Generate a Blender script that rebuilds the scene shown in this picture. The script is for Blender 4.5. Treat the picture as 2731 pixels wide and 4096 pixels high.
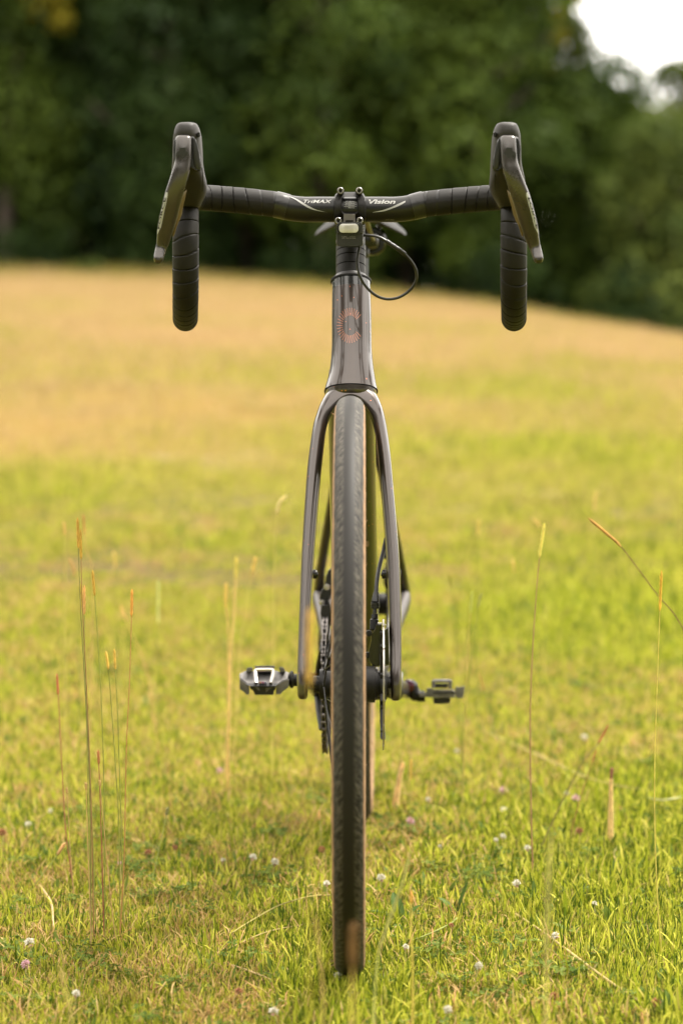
import bpy, math, random
import numpy as np
from mathutils import Vector, Matrix

R_ = math.radians
rng = np.random.default_rng(7)
random.seed(7)
scene = bpy.context.scene
COL = scene.collection
for _o in list(bpy.data.objects):
    bpy.data.objects.remove(_o)

# ---------------------------------------------------------------- camera
F_PX, CU, CV = 85.0 / 36.0 * 4096.0, 1365.5, 2048.0
CAM = np.array([0.0, -2.976, 0.735])
PITCH = math.atan((2048 - 1469) / F_PX)
cam_data = bpy.data.cameras.new('camera')
cam = bpy.data.objects.new('camera', cam_data)
COL.objects.link(cam)
cam.location = CAM
cam.rotation_euler = (math.pi / 2 - PITCH, 0, 0)
cam_data.sensor_fit = 'VERTICAL'
cam_data.sensor_height = 36.0
cam_data.sensor_width = 24.0
cam_data.lens = 85.0
cam_data.clip_start = 0.05
cam_data.clip_end = 2000.0
cam_data.dof.use_dof = True
cam_data.dof.focus_distance = 3.10
cam_data.dof.aperture_fstop = 3.7
scene.camera = cam

# ---------------------------------------------------------------- sky, sun, exposure
SUN_EL, SUN_AZ = R_(62), R_(-60)      # azimuth measured from +Y towards -X; the sun stands high, off to the right behind the bike
world = bpy.data.worlds.new('World')
scene.world = world
world.use_nodes = True
wn, wl = world.node_tree.nodes, world.node_tree.links
wn.clear()
w_out = wn.new('ShaderNodeOutputWorld')
w_bg = wn.new('ShaderNodeBackground')
w_sky = wn.new('ShaderNodeTexSky')
w_sky.sky_type = 'NISHITA'
w_sky.sun_disc = False
w_sky.sun_elevation = SUN_EL
w_sky.sun_rotation = R_(60)
w_geo = wn.new('ShaderNodeTexCoord')
w_noise = wn.new('ShaderNodeTexNoise')
w_noise.inputs['Scale'].default_value = 2.2
w_noise.inputs['Detail'].default_value = 4
w_ramp = wn.new('ShaderNodeMapRange')
w_ramp.inputs['From Min'].default_value = 0.3
w_ramp.inputs['From Max'].default_value = 0.7
w_ramp.inputs['To Min'].default_value = 0.86
w_ramp.inputs['To Max'].default_value = 1.0
w_mix = wn.new('ShaderNodeMix')
w_mix.data_type = 'RGBA'
w_mix.inputs[7].default_value = (10.0, 9.4, 8.5, 1)      # unbroken bright cloud
wl.new(w_geo.outputs['Generated'], w_noise.inputs['Vector'])
wl.new(w_noise.outputs['Fac'], w_ramp.inputs['Value'])
wl.new(w_ramp.outputs['Result'], w_mix.inputs[0])
wl.new(w_sky.outputs['Color'], w_mix.inputs[6])
wl.new(w_mix.outputs[2], w_bg.inputs['Color'])
w_bg.inputs['Strength'].default_value = 0.1
wl.new(w_bg.outputs['Background'], w_out.inputs['Surface'])

sun_data = bpy.data.lights.new('sun', 'SUN')
sun_data.energy = 2.0
sun_data.angle = R_(10)
sun_data.color = (1.0, 0.94, 0.84)
sun = bpy.data.objects.new('sun', sun_data)
COL.objects.link(sun)
_sd = Vector((math.sin(R_(60)) * math.cos(SUN_EL), math.cos(R_(60)) * math.cos(SUN_EL), math.sin(SUN_EL)))
sun.rotation_euler = _sd.to_track_quat('Z', 'Y').to_euler()
sun.location = (5, 5, 10)

scene.view_settings.view_transform = 'Standard'
scene.view_settings.look = 'None'
scene.view_settings.gamma = 1.0
scene.view_settings.use_curve_mapping = False
scene.view_settings.exposure = 1.9
scene.render.engine = 'CYCLES'
scene.cycles.use_denoising = True
scene.cycles.max_bounces = 8
scene.cycles.diffuse_bounces = 4
scene.cycles.glossy_bounces = 4
scene.cycles.transparent_max_bounces = 8
scene.cycles.sample_clamp_indirect = 6.0
scene.cycles.sample_clamp_direct = 4.0
scene.cycles.caustics_reflective = False
scene.cycles.caustics_refractive = False

# ---------------------------------------------------------------- measuring helpers (photo pixel + distance -> real place)
_cp, _sp = math.cos(PITCH), math.sin(PITCH)
def ray(u, v):
    x, yu = (u - CU) / F_PX, -(v - CV) / F_PX
    return np.array([x, _cp + yu * _sp, -_sp + yu * _cp])
def P(u, v, y):
    d = ray(u, v)
    return CAM + d * ((y - CAM[1]) / d[1])

EDGE_Y = 57.0
def gy(y):
    t = np.clip(np.asarray(y, float) - 1.5, 0, 62)
    return t * t / (t + 6.0)
_G = float(gy(EDGE_Y))
def terrain(x, y):
    xc = np.clip(np.asarray(x, float), -14.0, 11.0)
    t = 2.40 - 0.101 * xc - 0.0060 * xc * xc
    bump = 0.012 * np.sin(1.7 * np.asarray(x) + 0.6 * np.asarray(y)) * np.clip((np.asarray(y) - 1.6) / 2, 0, 1)
    return -0.014 + gy(y) / _G * (t + 0.014) + bump
def G(u, v):
    d = ray(u, v)
    t = 0.5
    for _ in range(4000):
        p = CAM + d * t
        if p[2] <= float(terrain(p[0], p[1])):
            break
        t += 0.01
    return p

# ---------------------------------------------------------------- mesh helpers
ORG = {}
def link(name, me, m, parent=None, origin=None, kind=None, label=None, smooth=True, angle=35):
    o = bpy.data.objects.new(name, me)
    COL.objects.link(o)
    mats = m if isinstance(m, (list, tuple)) else [m]
    if not me.materials:
        for mm in mats:
            me.materials.append(mm)
    if origin is None:
        origin = ORG[parent.name] if parent is not None else np.zeros(3)
    origin = np.asarray(origin, float)
    pw = ORG[parent.name] if parent is not None else np.zeros(3)
    o.parent = parent
    o.location = origin - pw
    ORG[o.name] = origin
    if kind: o['kind'] = kind
    if label: o['label'] = label
    return o

class MB:
    def __init__(s): s.v, s.f, s.n, s.mi, s.uv = [], [], 0, [], []
    def add(s, v, f, mi=0, uv=None):
        v = np.asarray(v, float).reshape(-1, 3)
        s.v.append(v)
        s.uv.append(np.zeros((len(v), 3)) if uv is None else np.asarray(uv, float).reshape(-1, 3))
        for q in f:
            s.f.append([int(i) + s.n for i in q]); s.mi.append(mi)
        s.n += len(v)
        return s
    def build(s, name, m, parent=None, origin=None, angle=35, smooth=True, **kw):
        V = np.concatenate(s.v)
        o_ = np.asarray(origin if origin is not None else (ORG[parent.name] if parent is not None else (0, 0, 0)), float)
        me = bpy.data.meshes.new(name)
        me.from_pydata((V - o_).tolist(), [], s.f)
        if smooth:
            me.polygons.foreach_set('use_smooth', [True] * len(me.polygons))
            me.set_sharp_from_angle(angle=R_(angle))
        if max(s.mi) > 0:
            me.polygons.foreach_set('material_index', s.mi)
        a = me.attributes.new('tuv', 'FLOAT_VECTOR', 'POINT')
        a.data.foreach_set('vector', np.concatenate(s.uv).ravel())
        me.update()
        return link(name, me, m, parent, o_, **kw)
    # --- shapes
    def loft(s, rings, cap=True, mi=0, uv=None, closed=True):
        rings = np.asarray(rings, float)
        n, m = rings.shape[:2]
        f = []
        for i in range(n - 1):
            for j in range(m if closed else m - 1):
                k = (j + 1) % m
                f.append((i * m + j, i * m + k, (i + 1) * m + k, (i + 1) * m + j))
        if cap:
            f.append(tuple(range(m - 1, -1, -1)))
            f.append(tuple((n - 1) * m + j for j in range(m)))
        return s.add(rings.reshape(-1, 3), f, mi, uv)
    def tube(s, pts, r, seg=12, cap=True, mi=0, flat=None):
        pts = np.asarray(pts, float); n = len(pts)
        r = np.broadcast_to(np.asarray(r, float), (n,)) if np.ndim(r) < 2 else np.asarray(r)
        T = np.gradient(pts, axis=0); T /= np.linalg.norm(T, axis=1)[:, None] + 1e-12
        a = np.array([0, 0, 1.0]) if abs(T[0][2]) < .9 else np.array([1.0, 0, 0])
        N = np.cross(T[0], a); N /= np.linalg.norm(N)
        rings = []
        th = np.linspace(0, 2 * math.pi, seg, endpoint=False)
        for i in range(n):
            N = N - T[i] * N.dot(T[i]); N /= np.linalg.norm(N)
            B = np.cross(T[i], N)
            ri = r[i]
            rings.append(pts[i] + np.outer(np.cos(th), N) * ri + np.outer(np.sin(th), B) * ri * (flat or 1))
        return s.loft(rings, cap, mi)
    def lathe(s, prof, c, axis='x', seg=24, mi=0, cap=True):
        """prof: list of (along, radius)"""
        th = np.linspace(0, 2 * math.pi, seg, endpoint=False)
        rings = []
        for a, r in prof:
            p = np.zeros((seg, 3))
            i, j, k = {'x': (0, 1, 2), 'y': (1, 0, 2), 'z': (2, 0, 1)}[axis]
            p[:, i] = a; p[:, j] = r * np.cos(th); p[:, k] = r * np.sin(th)
            rings.append(p + np.asarray(c))
        return s.loft(rings, cap, mi)
    def cyl(s, a, b, r, seg=12, mi=0, r2=None, bev=0.0):
        a, b = np.asarray(a, float), np.asarray(b, float)
        r2 = r if r2 is None else r2
        d = b - a
        if bev:
            L = np.linalg.norm(d); u = d / L
            return s.tube([a, a + u * 1e-5, a + u * bev, b - u * bev, b - u * 1e-5, b], [r - bev, r - bev * .98, r, r2, r2 - bev * .98, r2 - bev], seg, True, mi)
        return s.tube([a, b], [r, r2], seg, True, mi)
    def box(s, c, size, bev=0.0, mi=0, rot=None):
        hx, hy, hz = np.asarray(size, float) / 2
        b = min(bev, hx * .9, hy * .9, hz * .9)
        rings = []
        def rr(x, y, z, cb):
            if cb <= 0:
                return [(-x, -y, z), (x, -y, z), (x, y, z), (-x, y, z)]
            q = []
            for sx, sy, a0 in ((-1, -1, 180), (1, -1, 270), (1, 1, 0), (-1, 1, 90)):
                for k in range(3):
                    a = R_(a0 + 45 * k)
                    q.append((sx * (x - cb) + cb * math.cos(a), sy * (y - cb) + cb * math.sin(a), z))
            return q
        if b > 0:
            lv = [(-hz, -b), (-hz + b * .3, -b * .3), (-hz + b, 0), (hz - b, 0), (hz - b * .3, -b * .3), (hz, -b)]
            rings = [rr(hx + e, hy + e, z, b + e * .0) for z, e in lv]
        else:
            rings = [rr(hx, hy, -hz, 0), rr(hx, hy, hz, 0)]
        rings = np.array(rings)
        if rot is not None:
            rings = rings @ np.asarray(rot).T
        return s.loft(rings + np.asarray(c), True, mi)
    def prism(s, poly, y0, y1, fn, mi=0, bev=0.0, cx=None):
        """poly of (a,b); fn(a,b,t)->xyz with t=y0..y1; slight bevel by shrinking end rings"""
        poly = np.asarray(poly, float)
        c = poly.mean(0)
        lv = [(y0, 1)] if not bev else [(y0, 1 - bev), (y0 + (y1 - y0) * .08, 1)]
        lv += [(y1, 1)] if not bev else [(y1 - (y1 - y0) * .08, 1), (y1, 1 - bev)]
        rings = [[fn(*(c + (p - c) * k), y) for p in poly] for y, k in lv]
        return s.loft(rings, True, mi)

def catmull(pts, n):
    p = np.asarray(pts, float)
    q = np.vstack([2 * p[0] - p[1], p, 2 * p[-1] - p[-2]])
    out = []
    for i in range(1, len(q) - 2):
        for t in np.linspace(0, 1, n, endpoint=False):
            a, b, c, d = q[i - 1], q[i], q[i + 1], q[i + 2]
            out.append(.5 * ((2 * b) + (c - a) * t + (2 * a - 5 * b + 4 * c - d) * t * t + (3 * b - a - 3 * c + d) * t ** 3))
    out.append(p[-1])
    return np.array(out)

def sering(c, w, d, n=28, e=2.0):
    th = np.linspace(0, 2 * math.pi, n, endpoint=False)
    cs, sn = np.cos(th), np.sin(th)
    a = np.sign(cs) * np.abs(cs) ** (2 / e); b = np.sign(sn) * np.abs(sn) ** (2 / e)
    return np.asarray(c) + np.outer(a, w) + np.outer(b, d)

def resample(p, step):
    p = np.asarray(p); seg = np.linalg.norm(np.diff(p, axis=0), axis=1)
    L = np.concatenate([[0], np.cumsum(seg)])
    n = max(2, int(L[-1] / step) + 1)
    t = np.linspace(0, L[-1], n)
    return np.stack([np.interp(t, L, p[:, i]) for i in range(3)], 1), t

from mathutils.bvhtree import BVHTree
_bvh = {}
def surf(o, u, v, lift=.0003):
    """point of object o's mesh that the photograph shows at pixel (u, v), lifted off the surface"""
    if o.name not in _bvh:
        _bvh[o.name] = BVHTree.FromPolygons([tuple(np.array(x.co) + ORG[o.name]) for x in o.data.vertices], [tuple(p.vertices) for p in o.data.polygons])
    h = _bvh[o.name].ray_cast(Vector(CAM), Vector(ray(u, v)))
    if h[0] is None: return None
    n = h[1] if h[1].dot(Vector(ray(u, v))) < 0 else -h[1]
    return np.array(h[0]) + np.array(n) * lift

def text_geo(body, size, shear=0.0, bold=0.0, align='CENTER'):
    cu = bpy.data.curves.new('lettering', 'FONT')
    cu.body = body; cu.size = size; cu.shear = shear; cu.offset = bold
    cu.align_x = align; cu.align_y = 'CENTER'; cu.resolution_u = 3
    o = bpy.data.objects.new('lettering_source', cu)
    COL.objects.link(o)
    dg = bpy.context.evaluated_depsgraph_get()
    me = bpy.data.meshes.new_from_object(o.evaluated_get(dg))
    v = np.array([x.co[:] for x in me.vertices]); f = [tuple(p.vertices) for p in me.polygons]
    bpy.data.objects.remove(o); bpy.data.meshes.remove(me); bpy.data.curves.remove(cu)
    return v, f

# ---------------------------------------------------------------- materials
def mat(name, col, rough=.5, metal=0.0, coat=0.0, coat_r=.05, var=0.0, vscale=40.0, bump=0.0, bscale=200.0, spec=.5, sheen=0.0, trans=0.0, var_col=None):
    m = bpy.data.materials.new(name); m.use_nodes = True
    n, l = m.node_tree.nodes, m.node_tree.links
    b = n['Principled BSDF']
    b.inputs['Base Color'].default_value = (*col, 1)
    b.inputs['Roughness'].default_value = rough
    b.inputs['Metallic'].default_value = metal
    b.inputs['Coat Weight'].default_value = coat
    b.inputs['Coat Roughness'].default_value = coat_r
    b.inputs['Specular IOR Level'].default_value = spec
    if sheen: b.inputs['Sheen Weight'].default_value = sheen
    tc = n.new('ShaderNodeTexCoord')
    if var or var_col:
        t = n.new('ShaderNodeTexNoise'); t.inputs['Scale'].default_value = vscale; t.inputs['Detail'].default_value = 5
        l.new(tc.outputs['Object'], t.inputs['Vector'])
        mx = n.new('ShaderNodeMix'); mx.data_type = 'RGBA'
        mr = n.new('ShaderNodeMapRange'); mr.inputs[1].default_value = .35; mr.inputs[2].default_value = .65
        l.new(t.outputs['Fac'], mr.inputs[0]); l.new(mr.outputs[0], mx.inputs[0])
        c2 = var_col or tuple(c * (1 + var) for c in col)
        c1 = col if var_col else tuple(c * (1 - var) for c in col)
        mx.inputs[6].default_value = (*c1, 1); mx.inputs[7].default_value = (*c2, 1)
        l.new(mx.outputs[2], b.inputs['Base Color'])
        m['mixnode'] = mx.name
        mr2 = n.new('ShaderNodeMapRange'); mr2.inputs[3].default_value = max(.02, rough - .08); mr2.inputs[4].default_value = min(1, rough + .1)
        l.new(t.outputs['Fac'], mr2.inputs[0]); l.new(mr2.outputs[0], b.inputs['Roughness'])
    if bump:
        t2 = n.new('ShaderNodeTexNoise'); t2.inputs['Scale'].default_value = bscale; t2.inputs['Detail'].default_value = 3
        l.new(tc.outputs['Object'], t2.inputs['Vector'])
        bp = n.new('ShaderNodeBump'); bp.inputs['Strength'].default_value = bump; bp.inputs['Distance'].default_value = .002
        l.new(t2.outputs['Fac'], bp.inputs['Height']); l.new(bp.outputs[0], b.inputs['Normal'])
    return m

def paint():
    m = mat('bronze_grey_metallic_paint', (.056, .0435, .038), rough=.34, metal=.75, coat=1.0, coat_r=.03)
    n, l = m.node_tree.nodes, m.node_tree.links
    b = n['Principled BSDF']; tc = n['Texture Coordinate']
    v = n.new('ShaderNodeTexVoronoi'); v.inputs['Scale'].default_value = 190
    l.new(tc.outputs['Object'], v.inputs['Vector'])
    lt = n.new('ShaderNodeMath'); lt.operation = 'LESS_THAN'; lt.inputs[1].default_value = .13
    l.new(v.outputs['Distance'], lt.inputs[0])
    sx = n.new('ShaderNodeSeparateColor'); l.new(v.outputs['Color'], sx.inputs[0])
    l2 = n.new('ShaderNodeMath'); l2.operation = 'LESS_THAN'; l2.inputs[1].default_value = .17
    l.new(sx.outputs[0], l2.inputs[0])
    mu = n.new('ShaderNodeMath'); mu.operation = 'MULTIPLY'
    l.new(lt.outputs[0], mu.inputs[0]); l.new(l2.outputs[0], mu.inputs[1])
    mx = n.new('ShaderNodeMix'); mx.data_type = 'RGBA'
    mx.inputs[6].default_value = (.056, .0435, .038, 1); mx.inputs[7].default_value = (.75, .2, .09, 1)
    l.new(mu.outputs[0], mx.inputs[0]); l.new(mx.outputs[2], b.inputs['Base Color'])
    # fine metallic flake
    t2 = n.new('ShaderNodeTexNoise'); t2.inputs['Scale'].default_value = 1600
    l.new(tc.outputs['Object'], t2.inputs['Vector'])
    bp = n.new('ShaderNodeBump'); bp.inputs['Strength'].default_value = .08; bp.inputs['Distance'].default_value = .0005
    l.new(t2.outputs['Fac'], bp.inputs['Height']); l.new(bp.outputs[0], b.inputs['Normal'])
    return m

def tape_mat():
    m = mat('black_textured_bar_tape', (.0105, .0092, .0082), rough=.6, var=.25, vscale=60, spec=.28)
    n, l = m.node_tree.nodes, m.node_tree.links
    b = n['Principled BSDF']
    at = n.new('ShaderNodeAttribute'); at.attribute_name = 'tuv'
    mp = n.new('ShaderNodeMapping'); mp.inputs['Scale'].default_value = (52, 620, 1)
    mp.inputs['Rotation'].default_value = (0, 0, 0)
    l.new(at.outputs['Vector'], mp.inputs['Vector'])
    v = n.new('ShaderNodeTexChecker'); v.inputs['Scale'].default_value = 1.0
    v.inputs['Color1'].default_value = (1, 1, 1, 1); v.inputs['Color2'].default_value = (0, 0, 0, 1)
    l.new(mp.outputs[0], v.inputs['Vector'])
    bp = n.new('ShaderNodeBump'); bp.inputs['Strength'].default_value = .35; bp.inputs['Distance'].default_value = .0006
    l.new(v.outputs['Fac'], bp.inputs['Height']); l.new(bp.outputs[0], b.inputs['Normal'])
    return m

def tread_mat():
    """dusty worn rubber: smooth dark centre strip, scuffed grey file tread at both shoulders"""
    m = mat('dusty_black_rubber_tread', (.0165, .0147, .0128), rough=.58, spec=.26)
    n, l = m.node_tree.nodes, m.node_tree.links
    b = n['Principled BSDF']; 
    at = n.new('ShaderNodeAttribute'); at.attribute_name = 'tuv'     # x: across -1..1, y: metres round
    sp = n.new('ShaderNodeSeparateXYZ'); l.new(at.outputs['Vector'], sp.inputs[0])
    ab = n.new('ShaderNodeMath'); ab.operation = 'ABSOLUTE'; l.new(sp.outputs[0], ab.inputs[0])
    sh = n.new('ShaderNodeMapRange'); sh.interpolation_type = 'SMOOTHSTEP'
    sh.inputs[1].default_value = .22; sh.inputs[2].default_value = .42; l.new(ab.outputs[0], sh.inputs[0])
    cb = n.new('ShaderNodeCombineXYZ')
    k = n.new('ShaderNodeMath'); k.operation = 'MULTIPLY_ADD'; k.inputs[1].default_value = 70; 
    sx = n.new('ShaderNodeMath'); sx.operation = 'MULTIPLY'; sx.inputs[1].default_value = 1.4
    l.new(ab.outputs[0], sx.inputs[0])
    l.new(sp.outputs[1], k.inputs[0]); 
    s3 = n.new('ShaderNodeMath'); s3.operation = 'MULTIPLY'; s3.inputs[1].default_value = 1.5
    l.new(ab.outputs[0], s3.inputs[0]); l.new(s3.outputs[0], k.inputs[2])
    sgn = n.new('ShaderNodeMath'); sgn.operation = 'MULTIPLY'; sgn.inputs[1].default_value = 1.2
    l.new(sp.outputs[0], sgn.inputs[0])
    l.new(sgn.outputs[0], cb.inputs[0]); l.new(k.outputs[0], cb.inputs[1])
    t = n.new('ShaderNodeTexNoise'); t.inputs['Scale'].default_value = 2.2; t.inputs['Detail'].default_value = 6; t.inputs['Roughness'].default_value = .7
    l.new(cb.outputs[0], t.inputs['Vector'])
    mr = n.new('ShaderNodeMapRange'); mr.inputs[1].default_value = .42; mr.inputs[2].default_value = .68; l.new(t.outputs['Fac'], mr.inputs[0])
    mu = n.new('ShaderNodeMath'); mu.operation = 'MULTIPLY'; l.new(mr.outputs[0], mu.inputs[0]); l.new(sh.outputs[0], mu.inputs[1])
    mx = n.new('ShaderNodeMix'); mx.data_type = 'RGBA'
    mx.inputs[6].default_value = (.017, .0153, .0135, 1); mx.inputs[7].default_value = (.125, .112, .090, 1)
    l.new(mu.outputs[0], mx.inputs[0]); l.new(mx.outputs[2], b.inputs['Base Color'])
    bp = n.new('ShaderNodeBump'); bp.inputs['Strength'].default_value = .5; bp.inputs['Distance'].default_value = .001
    l.new(mu.outputs[0], bp.inputs['Height']); l.new(bp.outputs[0], b.inputs['Normal'])
    return m

def leafy(name, c_dark, c_light, trans=.35, attr_dry=None, gloss=.008, c_mid=None):
    """leaf or blade: diffuse + translucent, colour from the per-blade 'hue' attribute, optional dryness"""
    m = bpy.data.materials.new(name); m.use_nodes = True
    n, l = m.node_tree.nodes, m.node_tree.links
    n.clear()
    out = n.new('ShaderNodeOutputMaterial')
    at = n.new('ShaderNodeAttribute'); at.attribute_name = 'hue'
    mx = n.new('ShaderNodeMix'); mx.data_type = 'RGBA'
    mx.inputs[6].default_value = (*c_dark, 1); mx.inputs[7].default_value = (*c_light, 1)
    l.new(at.outputs['Fac'], mx.inputs[0])
    col = mx.outputs[2]
    if c_mid:
        rp = n.new('ShaderNodeValToRGB'); e = rp.color_ramp.elements
        e[0].position = .15; e[0].color = (*c_dark, 1); e[1].position = .85; e[1].color = (*c_light, 1)
        e2 = e.new(.5); e2.color = (*c_mid, 1)
        l.new(at.outputs['Fac'], rp.inputs[0]); col = rp.outputs[0]
    if attr_dry:
        a2 = n.new('ShaderNodeAttribute'); a2.attribute_name = 'dry'          # per blade 0..1
        a3 = n.new('ShaderNodeAttribute'); a3.attribute_name = 'idry'; a3.attribute_type = 'INSTANCER'
        ad = n.new('ShaderNodeMath'); ad.operation = 'ADD'; l.new(a2.outputs['Fac'], ad.inputs[0]); l.new(a3.outputs['Fac'], ad.inputs[1])
        cr = n.new('ShaderNodeMapRange'); cr.inputs[1].default_value = .62; cr.inputs[2].default_value = 1.0
        l.new(ad.outputs[0], cr.inputs[0])
        ms = n.new('ShaderNodeMix'); ms.data_type = 'RGBA'
        ms.inputs[6].default_value = (*attr_dry[0], 1); ms.inputs[7].default_value = (*attr_dry[1], 1)
        l.new(at.outputs['Fac'], ms.inputs[0])
        m2 = n.new('ShaderNodeMix'); m2.data_type = 'RGBA'
        l.new(cr.outputs[0], m2.inputs[0]); l.new(col, m2.inputs[6]); l.new(ms.outputs[2], m2.inputs[7])
        col = m2.outputs[2]
    d = n.new('ShaderNodeBsdfDiffuse'); tr = n.new('ShaderNodeBsdfTranslucent'); gl = n.new('ShaderNodeBsdfGlossy')
    gl.inputs['Roughness'].default_value = .45
    l.new(col, d.inputs['Color']); l.new(col, tr.inputs['Color'])
    s1 = n.new('ShaderNodeMixShader'); s1.inputs[0].default_value = trans
    l.new(d.outputs[0], s1.inputs[1]); l.new(tr.outputs[0], s1.inputs[2])
    s2 = n.new('ShaderNodeMixShader'); s2.inputs[0].default_value = gloss
    l.new(s1.outputs[0], s2.inputs[1]); l.new(gl.outputs[0], s2.inputs[2])
    l.new(s2.outputs[0], out.inputs['Surface'])
    return m

M = {}
M['paint'] = paint()
M['paint_dull'] = mat('bronze_grey_paint_dulled', (.05, .041, .036), rough=.5, metal=.3, coat=.25, coat_r=.3)
M['gloss_black'] = mat('gloss_black_paint', (.012, .012, .012), rough=.25, coat=1, coat_r=.03)
M['tape'] = tape_mat()
M['tread'] = tread_mat()
M['tan'] = mat('tan_sidewall_rubber', (.30, .175, .09), rough=.7, var=.2, vscale=90)
M['hood'] = mat('dusty_black_rubber_hood', (.021, .0184, .0162), spec=.35, rough=.55, var=.18, vscale=50, bump=.12, bscale=600)
M['blk_plastic'] = mat('satin_black_plastic', (.011, .0105, .010), rough=.4, var=.2, vscale=60)
M['gloss_plastic'] = mat('gloss_black_plastic', (.007, .0065, .006), rough=.22, var=.2, vscale=60)
M['carbon'] = mat('satin_carbon_lever', (.050, .0435, .039), rough=.28, metal=.5, coat=.5, coat_r=.16, var=.13, vscale=45)
M['alloy_black'] = mat('anodised_black_alloy', (.012, .011, .0102), rough=.44, metal=.3, spec=.35, var=.15, vscale=70, bump=.06, bscale=900)
M['bar'] = mat('satin_black_alloy_bar', (.010, .0095, .009), rough=.36, metal=.2, coat=.12, coat_r=.2, spec=.35, var=.12, vscale=60)
M['etape'] = mat('black_electrical_tape', (.014, .013, .0125), rough=.3, var=.2, vscale=150, bump=.3, bscale=120)
M['steel'] = mat('bright_steel', (.52, .49, .45), rough=.32, metal=1, var=.1, vscale=80)
M['dark_steel'] = mat('dark_steel', (.22, .2, .19), rough=.35, metal=1, var=.15, vscale=90)
M['bolt'] = mat('black_steel_bolt', (.32, .30, .28), rough=.22, metal=1, var=.15, vscale=300)
M['bolt_dark'] = mat('bolt_socket', (.02, .02, .02), rough=.5, metal=.5)
M['white_print'] = mat('white_print', (.36, .355, .345), rough=.45)
M['grey_print'] = mat('grey_print', (.30, .28, .25), rough=.6)
M['white_label'] = mat('silver_white_label', (.46, .46, .48), rough=.3, coat=.3)
M['black_print'] = mat('black_print', (.01, .01, .01), rough=.5)
M['copper'] = mat('copper_decal', (.38, .155, .095), rough=.4, metal=.35, coat=.6)
M['grass_bounce'] = mat('paddle_grass_bounce', (.16, .11, .03), rough=.45)
M['pedal'] = mat('scuffed_grey_alloy', (.155, .147, .142), rough=.45, metal=.6, var=.25, vscale=90, bump=.1, bscale=300)
M['lens'] = mat('frosted_lamp_lens', (.50, .485, .46), rough=.12, coat=1, coat_r=.03, var=.1, vscale=130)
M['lens_dark'] = mat('lamp_lens_line', (.45, .42, .38), rough=.2)
M['cable'] = mat('black_rubber_cable', (.012, .0115, .011), rough=.4)
M['seat'] = mat('matt_black_saddle', (.010, .0092, .0086), rough=.6, var=.15, spec=.2)
M['purple'] = mat('oil_slick_axle', (.13, .05, .085), rough=.25, metal=1)
M['carbon_frame'] = M['paint']
# ================================================================ BICYCLE
NF = np.array([0, -.948, .317]); AX = np.array([0, .317, .948]); XV = np.array([1.0, 0, 0])
A0 = np.array([0, .0446, .335])
def xs(y): return .0105 + .0085 * y
def axis_pt(s):
    p = A0 + AX * s
    return np.array([xs(p[1]), p[1], p[2]])
def axis_v(v):
    lo, hi = 0.0, .9
    for _ in range(40):
        s = (lo + hi) / 2
        p = axis_pt(s); d = p - CAM
        fz = d[1] * _cp - d[2] * _sp; uz = d[1] * _sp + d[2] * _cp
        vv = CV - uz / fz * F_PX
        if vv > v: lo = s
        else: hi = s
    return s
def Fr(x, y, z):                       # rear frame: swings a little to the right of the front wheel
    return np.array([.0118 + x + .025 * (y - .15), y - .025 * x, z])

bike = bpy.data.objects.new('bicycle', None); COL.objects.link(bike)
ORG['bicycle'] = np.array([.0105, 0, 0]); bike.location = (.0105, 0, 0)
bike['label'] = 'dark bronze drop-bar gravel bicycle standing upright on the grass, seen head-on'
bike['category'] = 'bicycle'
bike.empty_display_size = .05

# ---- head tube (loft along the steering axis; widths read off the photograph)
HT = [(1566, 1296, 1511), (1545, 1302, 1505), (1520, 1310, 1501), (1492, 1317, 1496), (1437, 1323, 1489), (1382, 1326, 1486), (1299, 1326, 1485),
      (1216, 1327, 1483), (1160, 1328, 1481), (1130, 1327, 1480)]
hs, hc, hw, hd = [], [], [], []
for v, ul, ur in HT:
    s = axis_v(v); c = axis_pt(s)
    pl, pr = P(ul, v, c[1]), P(ur, v, c[1])
    hs.append(s); hw.append((pr[0] - pl[0]) / 2); c[0] = (pr[0] + pl[0]) / 2; hc.append(c)
    hd.append(.029 + .006 * max(0, (v - 1400) / 166))
hs, hw, hd, hc = map(np.array, (hs, hw, hd, hc))
def ht_ring(s, grow=0.0, n=44):
    c = np.array([np.interp(s, hs, hc[:, i]) for i in range(3)])
    w, d = np.interp(s, hs, hw) + grow, np.interp(s, hs, hd) + grow
    return sering(c, XV * w, NF * d, n, 2.25)
s_lo, s_hi = hs[0], hs[-1]
s_band = axis_v(1166)
sv = np.linspace(s_lo, s_band, 26)
head = MB().loft([ht_ring(s_lo + .0008, -.0012)] + [ht_ring(s) for s in sv]).build('head_tube', M['paint'], bike)
MB().loft([ht_ring(s) for s in np.linspace(s_band, s_hi - .0015, 6)] + [ht_ring(s_hi, -.0015)]).build('painted_band', M['gloss_black'], head, label='gloss black band at the top of the head tube')
MB().loft([ht_ring(s_lo - .0022, -.0022), ht_ring(s_lo + .0002, -.0022)]).build('bearing_seal', M['bolt_dark'], head)
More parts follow.
